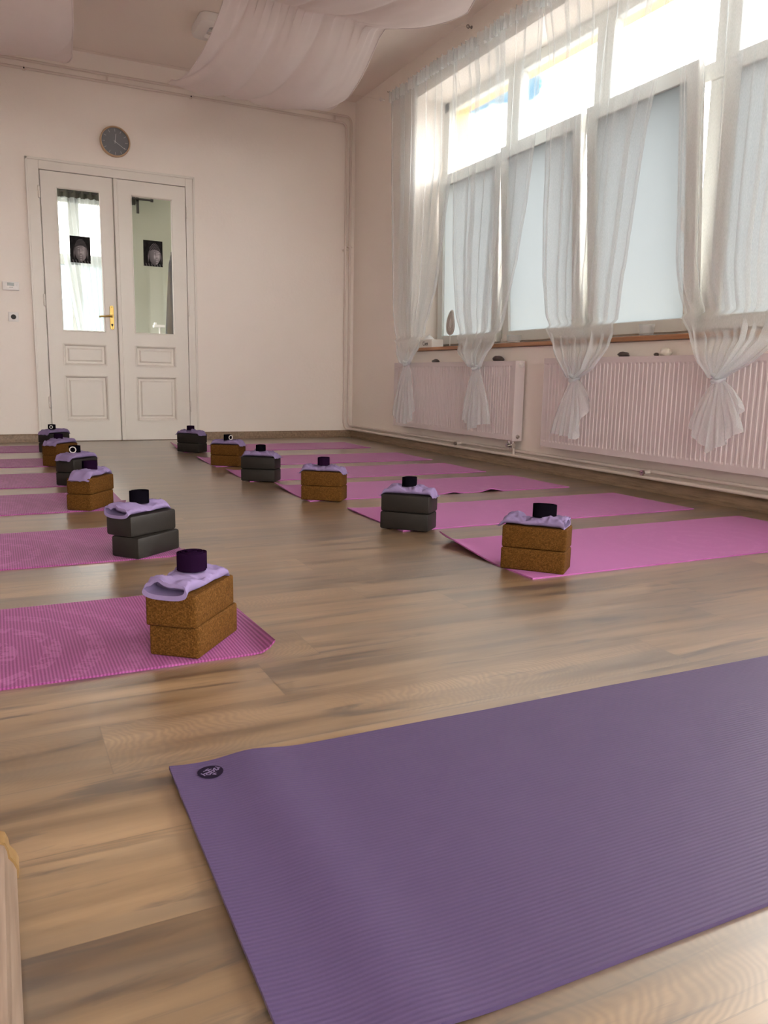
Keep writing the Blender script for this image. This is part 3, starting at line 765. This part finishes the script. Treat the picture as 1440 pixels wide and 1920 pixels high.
obj('wire', MB().tube([(3.44, 7.06, 3.262), (3.435, 6.95, 3.212), (3.432, 5.8, 3.185), (3.43, 4.6, 3.160), (3.43, 3.4, 3.145), (3.43, 2.3, 3.135), (3.43, .2, 3.12)], .0025, 6), 'wire', cw)
obj('wire_eye', MB().lathe([(0, 0), (.010, 0), (.010, -.012), (.004, -.02), (.004, -.06), (0, -.06)], (W-.0, 7.06, 3.262), 'x', 10), 'wire', cw, sm=40)
obj('wire_eye', MB().lathe([(0, 0), (.010, 0), (.010, -.012), (.004, -.02), (.004, -.06), (0, -.06)], (W-.0, .2, 3.12), 'x', 10), 'wire', cw, sm=40)

# ------------------------------------------------------------------ ceiling swags
def swag(name, label, spans, x0s, x1s, nf, sd, loc):
    """spans: list of (ya, yb, za, zb, sag); x0s/x1s: edge tables over y"""
    rows = []; NU = 130
    lo, hi = spans[0][0], spans[-1][1]
    N = 150
    for i in range(N+1):
        y = lerp(hi, lo, i/N)
        for ya, yb, za, zb, sg in spans:
            if ya-1e-6 <= y <= yb+1e-6: break
        t = (y-ya)/(yb-ya); zc = lerp(za, zb, t)-sg*4*t*(1-t)
        near = min(t, 1-t)*2; tight = math.exp(-near*5.0)
        xa, xb = table(x0s, y), table(x1s, y); row = []
        for j in range(NU+1):
            uu = j/NU; e = 2*uu-1
            p = 2*PI*(nf*uu+.8*nz(uu*3, sd))
            x = lerp(xa, xb, uu)+.012*tight*math.sin(2*p)
            cross = .035*(1-e*e)*(1-tight)                                  # belly across the width
            dg_ = uu+.16*(y-lo)
            fold = .040*tight*nz(uu*8.0, sd, y*.4)+.016*tight*nz(uu*19, sd, y*.5)+.032*(1-tight)*nz(dg_*5.5, y*.35, sd+2)
            rdg = 1-min(1, abs(nz(dg_*3.2, y*.25, sd+8))*7); fold += .034*rdg*rdg*(.3+.7*(1-tight))
            wr = .010*nz(x*5.0+y*2.2, y*1.6, sd)+.003*nz(x*12+y*6, y*3, sd+3)
            curl = 0
            row.append((x, y, zc-cross+fold+wr*(1-tight*.5)+curl))
        rows.append(row)
    t = thing(name, label, 'drape', loc, 'white cloth swags under the ceiling')
    obj('cloth', MB().grid(rows), 'drape', t, sm=180, recalc=False)
    # rolled hems along the long edges
    for side in (0, NU):
        obj('hem', MB().tube([rw[side] for rw in rows[::2]], .005, 6), 'drape', t, sm=180)
swag('ceiling_swag', 'white cloth swag hanging under the ceiling lamp at top centre',
     [(2.4, 4.2, 3.30, 3.30, .25), (4.2, 5.72, 3.30, 3.20, .16), (5.72, 7.25, 3.19, 3.27, .40)],
     [(2.4, .9), (4.2, 1.3), (4.9, 1.15), (5.72, 1.56), (6.1, 1.47), (6.4, 1.40), (6.70, 1.345), (6.85, 1.50), (7.25, 1.75)],
     [(2.4, 3.0), (4.2, 2.8), (5.0, 3.02), (5.5, 2.86), (5.72, 2.72), (6.0, 2.71), (6.4, 2.68), (6.74, 2.62), (7.25, 2.50)], 9, 2.2, (2.0, 5.72, 3.25))
swag('ceiling_swag', 'white cloth swag at the top left corner of the room',
     [(2.4, 4.2, 3.30, 3.30, .25), (4.2, 5.72, 3.30, 3.22, .20), (5.72, 7.25, 3.20, 3.26, .39)],
     [(2.4, -.6), (5.72, -.7), (7.25, -.7)],
     [(2.4, .45), (4.2, .50), (5.72, .575), (6.1, .61), (6.5, .63), (6.74, .60), (7.0, .53), (7.25, .50)], 8, 6.4, (0, 5.72, 3.25))
for y, zr, lab in ((7.25, 3.253, 'thin wire across the ceiling carrying the far ends of the swags'), (5.70, 3.34, 'thin wire across the ceiling carrying the gathered middle of the swags')):
    t = thing('drape_wire', lab, 'wire', (W, y, zr))
    pts = [(W-.02, y, zr), (3.0, y, lerp(zr, 3.24, .5)), (2.6, y, 3.215), (1.0, y, 3.20), (XL+.02, y, 3.26)]
    obj('wire', MB().tube(pts, .0012, 6), 'pipe', t)
    h = MB(); 
    h.lathe([(0, 0), (.012, 0), (.012, -.006), (.004, -.01), (.004, -.03), (0, -.03)], (W, y, zr), 'x', 10)
    ring = [(W-.035+.012*math.cos(a*PI/8), y, zr+.012*math.sin(a*PI/8)) for a in range(16)]; h.tube(ring, .004, 6, closed=True)
    obj('hook', h, 'plastic' if y > 7 else 'wire', t, sm=40)

lp = thing('ceiling_lamp', 'square white ceiling lamp with rounded corners half behind the swag', 'lamp', (1.80, 6.80, H))
def rrect(cx, cy, a, r_, n=6):
    o = []
    for sx, sy, s0 in ((1, 1, 0), (-1, 1, 1), (-1, -1, 2), (1, -1, 3)):
        for k in range(n+1):
            th_ = (s0+k/n)*PI/2; o.append((cx+sx*(a-r_)+r_*math.cos(th_), cy+sy*(a-r_)+r_*math.sin(th_)))
    return o
rings = []
for a, z in ((.20, H-.002), (.205, H-.03), (.195, H-.062), (.170, H-.075), (.115, H-.075), (.095, H-.045), (.085, H-.045)):
    rings.append([(x, y, z) for x, y in rrect(1.80, 6.80, a, a*.32)])
obj('housing', MB().grid(rings, closed_v=True), 'plastic', lp, sm=35)
rf = MB()
for sx in (-1, 1):
    for sy in (-1, 1):
        x0, y0 = 1.80, 6.80; x1, y1 = 1.80+sx*.115, 6.80+sy*.115
        xa, xb = sorted((x0+sx*.004, x1)); ya, yb = sorted((y0+sy*.004, y1)); rf.box((xa, ya, H-.052), (xb, yb, H-.044))
obj('reflector', rf, 'lampglass', lp)
obj('louvre', MB().box((1.796, 6.69, H-.070), (1.804, 6.91, H-.044)).box((1.69, 6.796, H-.070), (1.91, 6.804, H-.044)), 'plastic', lp)
obj('bulb', MB().tube([(1.74, 6.84, H-.056), (1.86, 6.76, H-.056)], .010, 10), 'inkgrey', lp, sm=40)

# ------------------------------------------------------------------ things on the sill and on the radiators
SZ = .917
tb = thing('tissue_box', 'white tissue box with dark lettering at the left end of the windowsill', 'box', (3.60, 6.41, SZ))
obj('carton', MB().box((3.545, 6.29, SZ), (3.665, 6.53, SZ+.078)), 'cardboard', tb, bevel=.002, seg=1)
b = MB(); rows = []
for i in range(10):
    t = i/9; rr = .055*(1-t**1.3)+.003
    rows.append([(3.60+rr*.7*math.cos(k*PI/9)+.01*nz(i*.7, k*.9), 6.44+rr*math.sin(k*PI/9)*1.2+.012*nz(i*.5, k*.8, 4), SZ+.076+.045*t+.006*nz(k, i*.6, 2)) for k in range(18)])
o = obj('tissue', b.grid(rows, closed_v=True), 'tissue', tb, sm=180)
fc = bpy.data.curves.new('lettering', 'FONT'); fc.body = 'Cien'; fc.size = .052; fc.extrude = .0004; fc.align_x = 'CENTER'; fc.align_y = 'CENTER'
tmp = bpy.data.objects.new('lettering_tmp', fc); COL.objects.link(tmp)
dg = bpy.context.evaluated_depsgraph_get(); me = bpy.data.meshes.new_from_object(tmp.evaluated_get(dg)); bpy.data.objects.remove(tmp)
me.materials.clear(); me.materials.append(M['ink'])
lt = bpy.data.objects.new('lettering', me); COL.objects.link(lt); lt.parent = tb; lt.location = (3.5442-3.60, 0.0, .040); lt.rotation_euler = (PI/2, 0, -PI/2)
lt['label'] = 'dark blue lettering'

pz = thing('paisley_ornament', 'cream lace teardrop ornament on a thin stick standing on the windowsill', 'ornament', (3.62, 6.10, SZ))
def tear(sc, cy, cz):
    out = []
    for k in range(40):
        a = 2*PI*k/40; rr = 1-.0*math.cos(a); yy = .052*math.cos(a)*(1-.42*math.sin(a)) + .022*max(0, math.sin(a))**3; zz = .098*math.sin(a)
        out.append((cy+yy*sc*-1, cz+zz*sc))
    return out
cz = SZ+.215
for sc, w in ((1.0, .010), (.78, .007), (.50, .007)):
    pts = [(3.62, y, z) for y, z in tear(sc, 6.10, cz)]
    obj('lace_ring', MB().tube(pts, w, 6, closed=True), 'crochet', pz, sm=180)
obj('lace_fill', MB().prism(tear(.97, 6.10, cz), 3.618, 3.622, 'x'), 'crochet', pz)
obj('stick', MB().tube([(3.62, 6.10, SZ+.004), (3.62, 6.10, SZ+.13)], .003, 8), 'tissue', pz)
obj('foot', MB().lathe([(0, 0), (.028, 0), (.028, .005), (0, .007)], (3.62, 6.10, SZ), 'z', 18), 'tissue', pz)

def tumbler(y, x, r0, r1, h, label, fill):
    t = thing('glass_tumbler', label, 'glass', (x, y, SZ), 'clear glasses on the windowsill')
    obj('glass_wall', MB().lathe([(0, 0), (r0, 0), (r1, h), (r1-.003, h), (r0-.003, .012), (0, .012)], (x, y, SZ), 'z', 28), 'tumbler', t, sm=40)
    if fill: obj('candle', MB().lathe([(0, .0125), (r0-.004, .0125), (r0-.0035, fill), (0, fill)], (x, y, SZ), 'z', 24), 'tissue', t, sm=40)
def tumbler_glass():
    g = G('tumbler_glass'); o = g.obj()
    tp = g.n('BsdfTransparent', {'Color': (.96, .96, .96)}); gl = g.n('BsdfGlossy', {'Roughness': .05}); df = g.n('BsdfTranslucent', {'Color': (.9, .9, .9)})
    a = g.n('MixShader', {0: g.math('MULTIPLY_ADD', g.noise(o, 30), .1, .08), 1: tp.outputs[0], 2: df.outputs[0]})
    return g.surf(g.n('MixShader', {0: .06, 1: a.outputs[0], 2: gl.outputs[0]}))
M['tumbler'] = tumbler_glass()
tumbler(5.11, 3.60, .048, .058, .068, 'small clear tealight glass on the sill over the smaller radiator', .022)
tumbler(3.722, 3.60, .040, .050, .078, 'small clear glass on the sill over the longer radiator', .014)

def stone(loc, dims, mat, label, sd, rz=0):
    b = MB(); rows = []
    for i in range(13):
        a = -PI/2+PI*i/12; row = []
        for k in range(20):
            t = 2*PI*k/20; v = Vector((math.cos(a)*math.cos(t), math.cos(a)*math.sin(t), math.sin(a)))
            q = 1+.28*noise.noise(v*1.6+Vector((sd, 0, 0))); row.append((v.x*dims[0]*q, v.y*dims[1]*q, max(v.z*dims[2]*q, -dims[2]*.7)+dims[2]*.7))
        rows.append(row)
    b.grid(rows, closed_v=True)
    o = obj('stone', b, mat, sm=60, origin=(0, 0, 0)); o.location = loc; o.rotation_euler = (0, 0, rz)
    return tag(o, label, 'stone')
stone((3.43, 6.008, .783), (.022, .050, .016), 'stone_dark', 'flat dark stone on the smaller radiator, between the two curtains', 1)
stone((3.43, 5.06, .783), (.022, .062, .024), 'stone_dark', 'dark wedge-shaped stone on the smaller radiator beside its right curtain', 5, .1)
stone((3.43, 3.722, .795), (.026, .044, .018), 'stone_dark', 'dark reddish stone on the longer radiator', 9)
stone((3.43, 3.385, .795), (.028, .040, .026), 'stone_pale', 'pale cream stone on the longer radiator', 13)
stone((3.43, 3.455, .795), (.012, .015, .012), 'stone_dark', 'tiny grey pebble beside the pale stone on the longer radiator', 17)

# ------------------------------------------------------------------ yoga mats
def yoga_mat(name, label, xl, xr, yn, yf, mat, end, lift, group=None, rz=0, th=.005, corner=0, extra=None, nx=90, ny=24):
    cx, cy = (xl+xr)/2, (yn+yf)/2; L = xr-xl; Wd = yf-yn
    top, bot = [], []
    for i in range(nx+1):
        # finer steps near the curled end
        uu = i/nx; x = -L/2+L*uu; rt, rb = [], []
        for j in range(ny+1):
            v = j/ny; y = -Wd/2+Wd*v
            d = (L/2-x) if end > 0 else (x+L/2)
            wv = max(0, 1-v/corner) if end > 0 else (1 if corner == 1 else max(0, (v-.32)/.68)**1.2)
            z = 0; dx = 0; cwid = .11 if end < 0 else .055
            if d < cwid:
                t = 1-d/cwid; z = lift*wv*t*t; dx = -end*.35*lift*wv*t*t
            if extra: z += extra(x, y, L, Wd)
            rt.append((x+dx, y, z+th)); rb.append((x+dx, y, z+.0002))
        top.append(rt); bot.append(rb)
    b = MB(); b.grid(top); b.grid(bot); n = (nx+1)*(ny+1); m = ny+1
    for i in range(nx):
        b.face((i*m, (i+1)*m, n+(i+1)*m, n+i*m)); b.face((i*m+ny, n+i*m+ny, n+(i+1)*m+ny, (i+1)*m+ny))
    for j in range(ny):
        b.face((j, n+j, n+j+1, j+1)); k = nx*m; b.face((k+j, k+j+1, n+k+j+1, n+k+j))
    o = obj(name, b, mat, origin=(0, 0, 0), sm=35); o.location = (cx, cy, 0); o.rotation_euler = (0, 0, rz)
    return tag(o, label, 'yoga mat', group)
NTH = ['nearest the camera', 'second from the camera', 'third from the camera', 'fourth from the camera', 'fifth from the camera', 'farthest from the camera']
LM = [(-1.16, .566, 1.695, 2.290, .026, .75, 0), (-1.16, .585, 2.775, 3.405, .022, .16, .0), (-1.17, .545, 3.86, 4.485, .040, .42, .0), (-1.2, .47, 4.765, 5.415, .01, .5, 0), (-1.2, .46, 5.812, 6.365, .01, .5, 0), (-1.2, .46, 6.88, 7.49, .01, .5, 0)]
RM = [(1.545, 3.26, 2.025, 2.660, .040, 1.75, 0), (1.520, 3.22, 2.90, 3.50, .006, 1.2, .0), (1.438, 3.135, 3.795, 4.40, .022, 1.7, .0), (1.368, 3.085, 4.64, 5.22, .012, 1.5, 0), (1.370, 3.12, 5.475, 6.10, .012, 1.5, 0), (1.385, 3.10, 6.59, 7.22, .034, 1.7, 0)]
def ripple(x, y, L, Wd):
    return .016*math.exp(-((x-.28)/.05)**2)*max(0, -y/Wd*2)**4+.008*math.exp(-((x-.02)/.04)**2)*max(0, -y/Wd*2)**4
for i, (a, bq, yn, yf, lf, cn, rz) in enumerate(LM):
    yoga_mat('yoga_mat', 'magenta ribbed yoga mat in the left row, %s' % NTH[i], a, bq, yn, yf, 'magenta_rib', 1, lf, 'magenta yoga mats in two rows', rz, corner=cn)
for i, (a, bq, yn, yf, lf, cn, rz) in enumerate(RM):
    yoga_mat('yoga_mat', 'magenta yoga mat in the row by the window, %s' % NTH[i], a, bq, yn, yf, 'magenta', -1, lf, 'magenta yoga mats in two rows', rz, corner=cn, extra=ripple if i == 2 else None)
def bigwave(x, y, L, Wd):
    d = x+L/2
    return .0095*math.exp(-((d-.135)/.055)**2)*(.8+.2*y/Wd*2)+.004*(.5+.5*nz(x*4, y*5))*max(0, y/Wd)*1.2
pm = yoga_mat('yoga_mat', 'large purple yoga mat with a dark oval emblem in the foreground', .213, 2.02, .575, 1.205, 'purple', -1, .006, None, -.012, th=.006, corner=1.0, extra=bigwave, nx=140, ny=40)
# emblem printed on the mat: dark disc with a sprouting plant figure of pale strokes
lx, ly = .273-(.213+2.02)/2, 1.164-(.575+1.205)/2
ez = bigwave(lx, ly, 1.807, .63)+.006+.0012
def ptz(x, y): return bigwave(x, y, 1.807, .63)+.0066+.006*max(0, 1-(x+1.807/2)/.11)**2
rows = [[(lx, ly, ptz(lx, ly)+.0006)]*40]
for rr in (.25, .5, .75, 1.0): rows.append([(lx+.0205*rr*math.cos(2*PI*k/40), ly+.0205*rr*math.sin(2*PI*k/40), ptz(lx+.0205*rr*math.cos(2*PI*k/40), ly+.0205*rr*math.sin(2*PI*k/40))+.0006) for k in range(40)])
em = obj('emblem', MB().grid(rows, closed_v=True), 'ink', pm, origin=(0, 0, 0)); em['label'] = 'dark oval emblem with pale plant-like strokes'
b = MB()
def stroke(pts, w):
    for (ax, ay), (bx_, by_) in zip(pts, pts[1:]):
        a = Vector((ax, ay)); c = Vector((bx_, by_)); dv = (c-a).normalized(); nv = Vector((-dv.y, dv.x))*w; a = a-dv*w*.6; c = c+dv*w*.6; q = []
        for p in (a+nv, a-nv, c-nv, c+nv):
            X, Y = lx+p.x, ly+p.y; q.append((X, Y, ptz(X, Y)+.0011))
        n = len(b.v); b.v += q; b.face((n, n+1, n+2, n+3))
s_ = .001
for pts in ([(-13, -4), (-6, -1), (0, 1), (6, 4)], [(-13, -4), (-15, -1)], [(-13, -4), (-11, -9)], [(-6, -1), (-8, -7), (-3, -9)], [(-3, -9), (0, -5), (-6, -1)], [(0, 1), (-3, 6), (3, 8)], [(0, 1), (2, -4), (6, -2), (6, 4)], [(6, 4), (8, 9)], [(8, 9), (10, 1), (13, 1), (14, 8)], [(14, 8), (16, 5)], [(14, 8), (11, 12)], [(-6, 8), (-1, 11)], [(-10, 5), (-4, 7)], [(2, -9), (7, -8)], [(6, -12), (2, -9)]):
    stroke([(x*s_, y*s_) for x, y in pts], .0011)
obj('emblem_strokes', b, 'inkpurple', em, origin=(0, 0, 0), recalc=False)

# ------------------------------------------------------------------ block stacks with pillows and straps
BL, BW, BH = .218, .122, .0745
def block_mesh(mat, bev, seg):
    b = MB().box((-BL/2, -BW/2, 0), (BL/2, BW/2, BH)); me_o = obj('tmp', b, mat, origin=(0, 0, 0), bevel=bev, seg=seg, sm=30)
    me = me_o.data; bpy.data.objects.remove(me_o); return me
CORK = block_mesh('cork', .006, 3); FOAM = block_mesh('foam', .008, 2)
def pillow_mesh(sd, Lp=.225, Wp=.112, droop=.0, open_end=0):
    """soft bag from rings; x along the bag"""
    NR_, K = 46, 40; rows = []
    def ring(x, w, t0, zc, sdx, shrink=1):
        row = []
        for k in range(K):
            a = 2*PI*k/K; c, s = math.cos(a), math.sin(a)
            yy = w/2*math.copysign(abs(c)**.75, c)*shrink; zz = t0*math.copysign(abs(s)**.8, s)*shrink
            wr = .0095*noise.noise(Vector((x*24+yy*9, yy*26, sd+1)))+.0075*noise.noise(Vector((x*62+yy*30, yy*48, sd)))+.0035*noise.noise(Vector((x*130, yy*110, sd+5)))
            if s > 0: zz += wr*min(1, t0/.008)
            zb = zc+zz+t0
            row.append((x, yy+.004*noise.noise(Vector((x*22, sd, 4)))*math.copysign(1, c), max(zb, .0006) if abs(x) < BL/2-.004 else zb))
        return row
    if open_end:
        for q in (.45, .25, .08, 0): rows.append(ring(-Lp/2+.05*q/.45, Wp*.92, .0165*(1-.5*q), 0.001, sd, .94))
    for i in range(NR_+1):
        uu = i/NR_; x = -Lp/2+Lp*uu; e = abs(2*uu-1)
        full = (1-e**5) if not (open_end and uu < .5) else 1
        t0 = .0185*(full**.6)*(.80+.30*noise.noise(Vector((uu*4, sd, 0))))+.0014
        if .40 < uu < .62: t0 *= .86
        w = Wp*(.96+.05*noise.noise(Vector((uu*3, sd, 7))))
        over = max(0, abs(x)-(BL/2-.012)); zc = -droop*over*1.6+.004*e*e*noise.noise(Vector((sd, uu*2, 1)))
        rows.append(ring(x, w, t0, zc, sd))
    # closing hems: flat flange with a slightly rippled edge
    def flange(row, sgn):
        out = []
        for p in row: out.append((p[0]+sgn*.010, p[1]*1.02, lerp(p[2], sum(q[2] for q in row)/K, .85)+.0025*math.sin(p[1]*160)))
        return out
    rows.append(flange(rows[-1], 1))
    if not open_end: rows.insert(0, flange(rows[0], -1))
    b = MB().grid(rows, closed_v=True)
    n0 = len(b.v)
    b.face(list(range(K))); b.face([n0-K+k for k in range(K)])
    o = obj('tmp', b, 'lavender', origin=(0, 0, 0), sm=75); me = o.data; bpy.data.objects.remove(o); return me
def strap_parts(t, mat, r0, rx, ry, turns, hgt, sd, tail=0, ring=None, lean=0):
    N = int(turns*40); rows = []; th = .0011
    for i in range(N+1):
        s = i/N; a = 2*PI*turns*s+sd; q = lerp(r0, 1, s)
        wob = 1+.05*nz(a*.35, sd)
        c = Vector((rx*q*wob*math.cos(a), ry*q*wob*math.sin(a), 0)); nv = Vector((math.cos(a), math.sin(a), 0))*th
        z0 = .002*nz(s*5, sd, 1)+.0025+lean*.0; z1 = hgt+.0035*nz(s*6+sd, 2)+(.004*(1-s) if r0 < .3 else 0)+lean*c.x
        row = [c+nv+Vector((0, 0, z0)), c+nv+Vector((0, 0, z1)), c-nv+Vector((0, 0, z1)), c-nv+Vector((0, 0, z0))]
        rows.append(row)
    if tail:
        last = rows[-1]; a = 2*PI*turns+sd; tg = Vector((-math.sin(a), math.cos(a), 0))
        for k in range(1, 8):
            rows.append([p+tg*.0032*k*tail+Vector((math.cos(a), math.sin(a), 0))*(.0009*k*k)+Vector((0, 0, .0015*k)) for p in last])
    b = MB().grid([[tuple(p) for p in r_] for r_ in rows], closed_v=True)
    n = len(b.v); b.face((0, 1, 2, 3)); b.face((n-4, n-3, n-2, n-1))
    obj('webbing', b, mat, t, origin=(0, 0, 0), sm=40)
    if ring:
        ax, rz_ = ring; pts = []
        for k in range(20):
            a = 2*PI*k/20; p = Vector(((rx+.005)*math.cos(ax), (ry+.005)*math.sin(ax), .022)); tg = Vector((-math.sin(ax), math.cos(ax), 0))
            pts.append(p+tg*rz_*math.cos(a)+Vector((0, 0, rz_*.95*math.sin(a))))
        o = obj('buckle_ring', MB().tube(pts, .0028, 8, closed=True), 'ring', t, origin=(0, 0, 0), sm=180); o['label'] = 'pale metal buckle ring'
WHERE = [('left row', 'L'), ('window row', 'R')]
PL = ['nearest', 'second-nearest', 'third-nearest', 'fourth-nearest', 'fifth-nearest', 'farthest']
# front corner (x, y), angle of the long side, angle sign, kind, upper block shift & turn, strap look
ST = {
 'L': [((.379, 1.701), 51, 'cork', (-.010, -.012, 1), dict(m='purple', r0=.12, rx=.0355, ry=.0355, turns=7, h=.044, sd=.4, tail=0, ring=None), 'open', (.012, .004)),
       ((.413, 2.748), 39, 'foam', (-.012, .010, -4), dict(m='black', r0=.55, rx=.038, ry=.030, turns=3, h=.046, sd=1.9, tail=0, ring=None), 'open', (-.012, 0)),
       ((.370, 3.834), 55, 'cork', (.004, .006, 0), dict(m='purple', r0=.30, rx=.037, ry=.034, turns=4, h=.042, sd=2.6, tail=0, ring=None), '', (.0, 0)),
       ((.368, 4.713), 45, 'foam', (.0, .0, 2), dict(m='black', r0=.5, rx=.037, ry=.030, turns=3, h=.042, sd=3.3, tail=0, ring=(-1.9, .017)), '', (-.012, 0)),
       ((.353, 5.750), 47, 'cork', (.0, .0, 0), dict(m='purple', r0=.5, rx=.040, ry=.030, turns=3, h=.036, sd=4.2, tail=0, ring=None), '', (-.01, 0)),
       ((.370, 6.768), 43, 'foam', (.0, .004, 0), dict(m='black', r0=.5, rx=.036, ry=.030, turns=3, h=.040, sd=5.6, tail=0, ring=(-1.75, .011)), '', (-.02, 0))],
 'R': [((1.666, 2.018), 131, 'cork', (.004, .004, 1), dict(m='black', r0=.55, rx=.047, ry=.032, turns=3, h=.045, sd=.9, tail=0, ring=None), 'openR', (-.02, 0)),
       ((1.599, 2.825), 133, 'foam', (.004, .002, 0), dict(m='black', r0=.5, rx=.035, ry=.030, turns=3, h=.042, sd=2.9, tail=0, ring=None), '', (.0, 0)),
       ((1.578, 3.708), 142, 'cork', (.0, .002, 0), dict(m='purple', r0=.30, rx=.037, ry=.032, turns=4, h=.042, sd=1.1, tail=0, ring=None), '', (.005, 0)),
       ((1.494, 4.541), 143, 'foam', (.0, .0, 0), dict(m='black', r0=.5, rx=.040, ry=.030, turns=3, h=.040, sd=4.8, tail=0, ring=None), '', (.0, 0)),
       ((1.512, 5.407), 138, 'cork', (.0, .0, 0), dict(m='black', r0=.5, rx=.037, ry=.030, turns=3, h=.040, sd=3.9, tail=0, ring=(-1.2, .015)), '', (.0, 0)),
       ((1.477, 6.477), 130, 'foam', (.0, .0, 0), dict(m='purple', r0=.5, rx=.040, ry=.032, turns=3, h=.036, sd=2.2, tail=0, ring=None), '', (.01, 0))],
}
MATZ = .0052
for key, rowname in (('L', 'left row'), ('R', 'window row')):
    for i, (P, ang, kind, up, sp, pk, so_) in enumerate(ST[key]):
        a = math.radians(ang); ld = Vector((math.cos(a), math.sin(a))); sd_ = Vector((-ld.y, ld.x)) if key == 'L' else Vector((ld.y, -ld.x))
        c = Vector(P)+ld*BL/2+sd_*BW/2
        me = CORK if kind == 'cork' else FOAM; word = 'tan cork' if kind == 'cork' else 'dark grey foam'
        place = 'on the %s mat of the %s' % (PL[i], rowname)
        for lev in (0, 1):
            o = bpy.data.objects.new('yoga_block', me); COL.objects.link(o)
            o.location = (c.x+(up[0] if lev else 0), c.y+(up[1] if lev else 0), MATZ+lev*(BH+.0006)); o.rotation_euler = (0, 0, a+(math.radians(up[2]) if lev else 0))
            tag(o, '%s %s yoga block %s' % (('lower', 'upper')[lev], word, place), 'yoga block', 'yoga blocks stacked in pairs')
        ztop = MATZ+2*BH+.0012
        pa = a+(math.radians(up[2]+(-3, 4, 2, -4, 3, -2)[i]))
        px = Vector((c.x+up[0], c.y+up[1]))
        flip = PI if key == 'R' else 0
        pme = pillow_mesh(11.3*i+(50 if key == 'R' else 0), .228+.006*((i*7) % 3-1), .112, .4, 1 if pk else 0)
        o = bpy.data.objects.new('eye_pillow', pme); COL.objects.link(o)
        if pk == 'open': shift = -ld*.012
        elif pk == 'openR': shift = ld*.010
        else: shift = ld*.004*((i % 3)-1)
        o.location = (px.x+shift.x, px.y+shift.y, ztop); o.rotation_euler = (0, 0, pa+(flip if pk == 'openR' else 0))
        if pk == 'openR': o.rotation_euler = (0, 0, pa+0)
        tag(o, 'lavender eye pillow on the %s stack of the %s mat, %s' % (kind, PL[i], rowname), 'pillow', 'lavender eye pillows on the block stacks')
        q = px+ld*so_[0]+sd_*so_[1]
        cw_ = {'purple': 'aubergine', 'black': 'black'}[sp['m']]
        t = thing('yoga_strap', 'rolled %s yoga strap on the %s pillow of the %s' % (cw_, PL[i], rowname), 'strap', (q.x, q.y, ztop+.0285), 'rolled yoga straps on the pillows', rz=a*0+.3*i)
        strap_parts(t, 'strap_'+sp['m'], sp['r0'], sp['rx'], sp['ry'], sp['turns'], sp['h'], sp['sd'], sp['tail'], (sp['ring'][0]-.3*i, sp['ring'][1]) if sp['ring'] else None, lean=(-.10 if (key, i) == ('R', 0) else 0))

# ------------------------------------------------------------------ sky outside
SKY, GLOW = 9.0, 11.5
wd = bpy.data.worlds.new('sky'); S.world = wd; wd.use_nodes = True; nt = wd.node_tree; nt.nodes.clear()
class GW(G):
    def __init__(s): s.t = nt
g = GW(); outw = nt.nodes.new('ShaderNodeOutputWorld')
tc = g.n('TexCoord').outputs['Generated']; sx = g.n('SeparateXYZ', {0: tc}); z = sx.outputs[2]
cl = g.noise(g.scale(tc, (1, 1, 2.2), (.32, .14, -.044)), 3.2, 5, .55)
clm = g.ramp(cl, [(.385, (.024, .070, .105)), (.47, (1, .965, .93))])
hor = g.ramp(g.math('MULTIPLY_ADD', z, 1.0, 0.0), [(.0, (.30, .28, .27)), (.205, (.36, .34, .34)), (.215, (1, 1, 1))])
colw = g.mix(1.0, clm, hor, 'MULTIPLY')
# added bright lobe behind the camera, fills the room through the unseen windows
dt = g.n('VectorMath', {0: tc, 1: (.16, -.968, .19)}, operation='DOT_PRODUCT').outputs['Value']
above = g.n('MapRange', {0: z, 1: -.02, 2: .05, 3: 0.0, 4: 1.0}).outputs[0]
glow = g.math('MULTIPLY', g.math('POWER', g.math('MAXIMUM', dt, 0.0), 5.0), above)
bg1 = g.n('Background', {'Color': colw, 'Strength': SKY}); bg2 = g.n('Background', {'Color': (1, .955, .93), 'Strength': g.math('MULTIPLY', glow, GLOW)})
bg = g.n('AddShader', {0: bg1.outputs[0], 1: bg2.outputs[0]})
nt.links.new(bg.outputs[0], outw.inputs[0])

S.view_settings.view_transform = 'Standard'; S.view_settings.look = 'None'; S.view_settings.exposure = 1.2; S.view_settings.gamma = 1; S.view_settings.use_curve_mapping = False
cy = S.cycles
cy.max_bounces = 12; cy.diffuse_bounces = 7; cy.glossy_bounces = 4; cy.transmission_bounces = 8; cy.transparent_max_bounces = 40
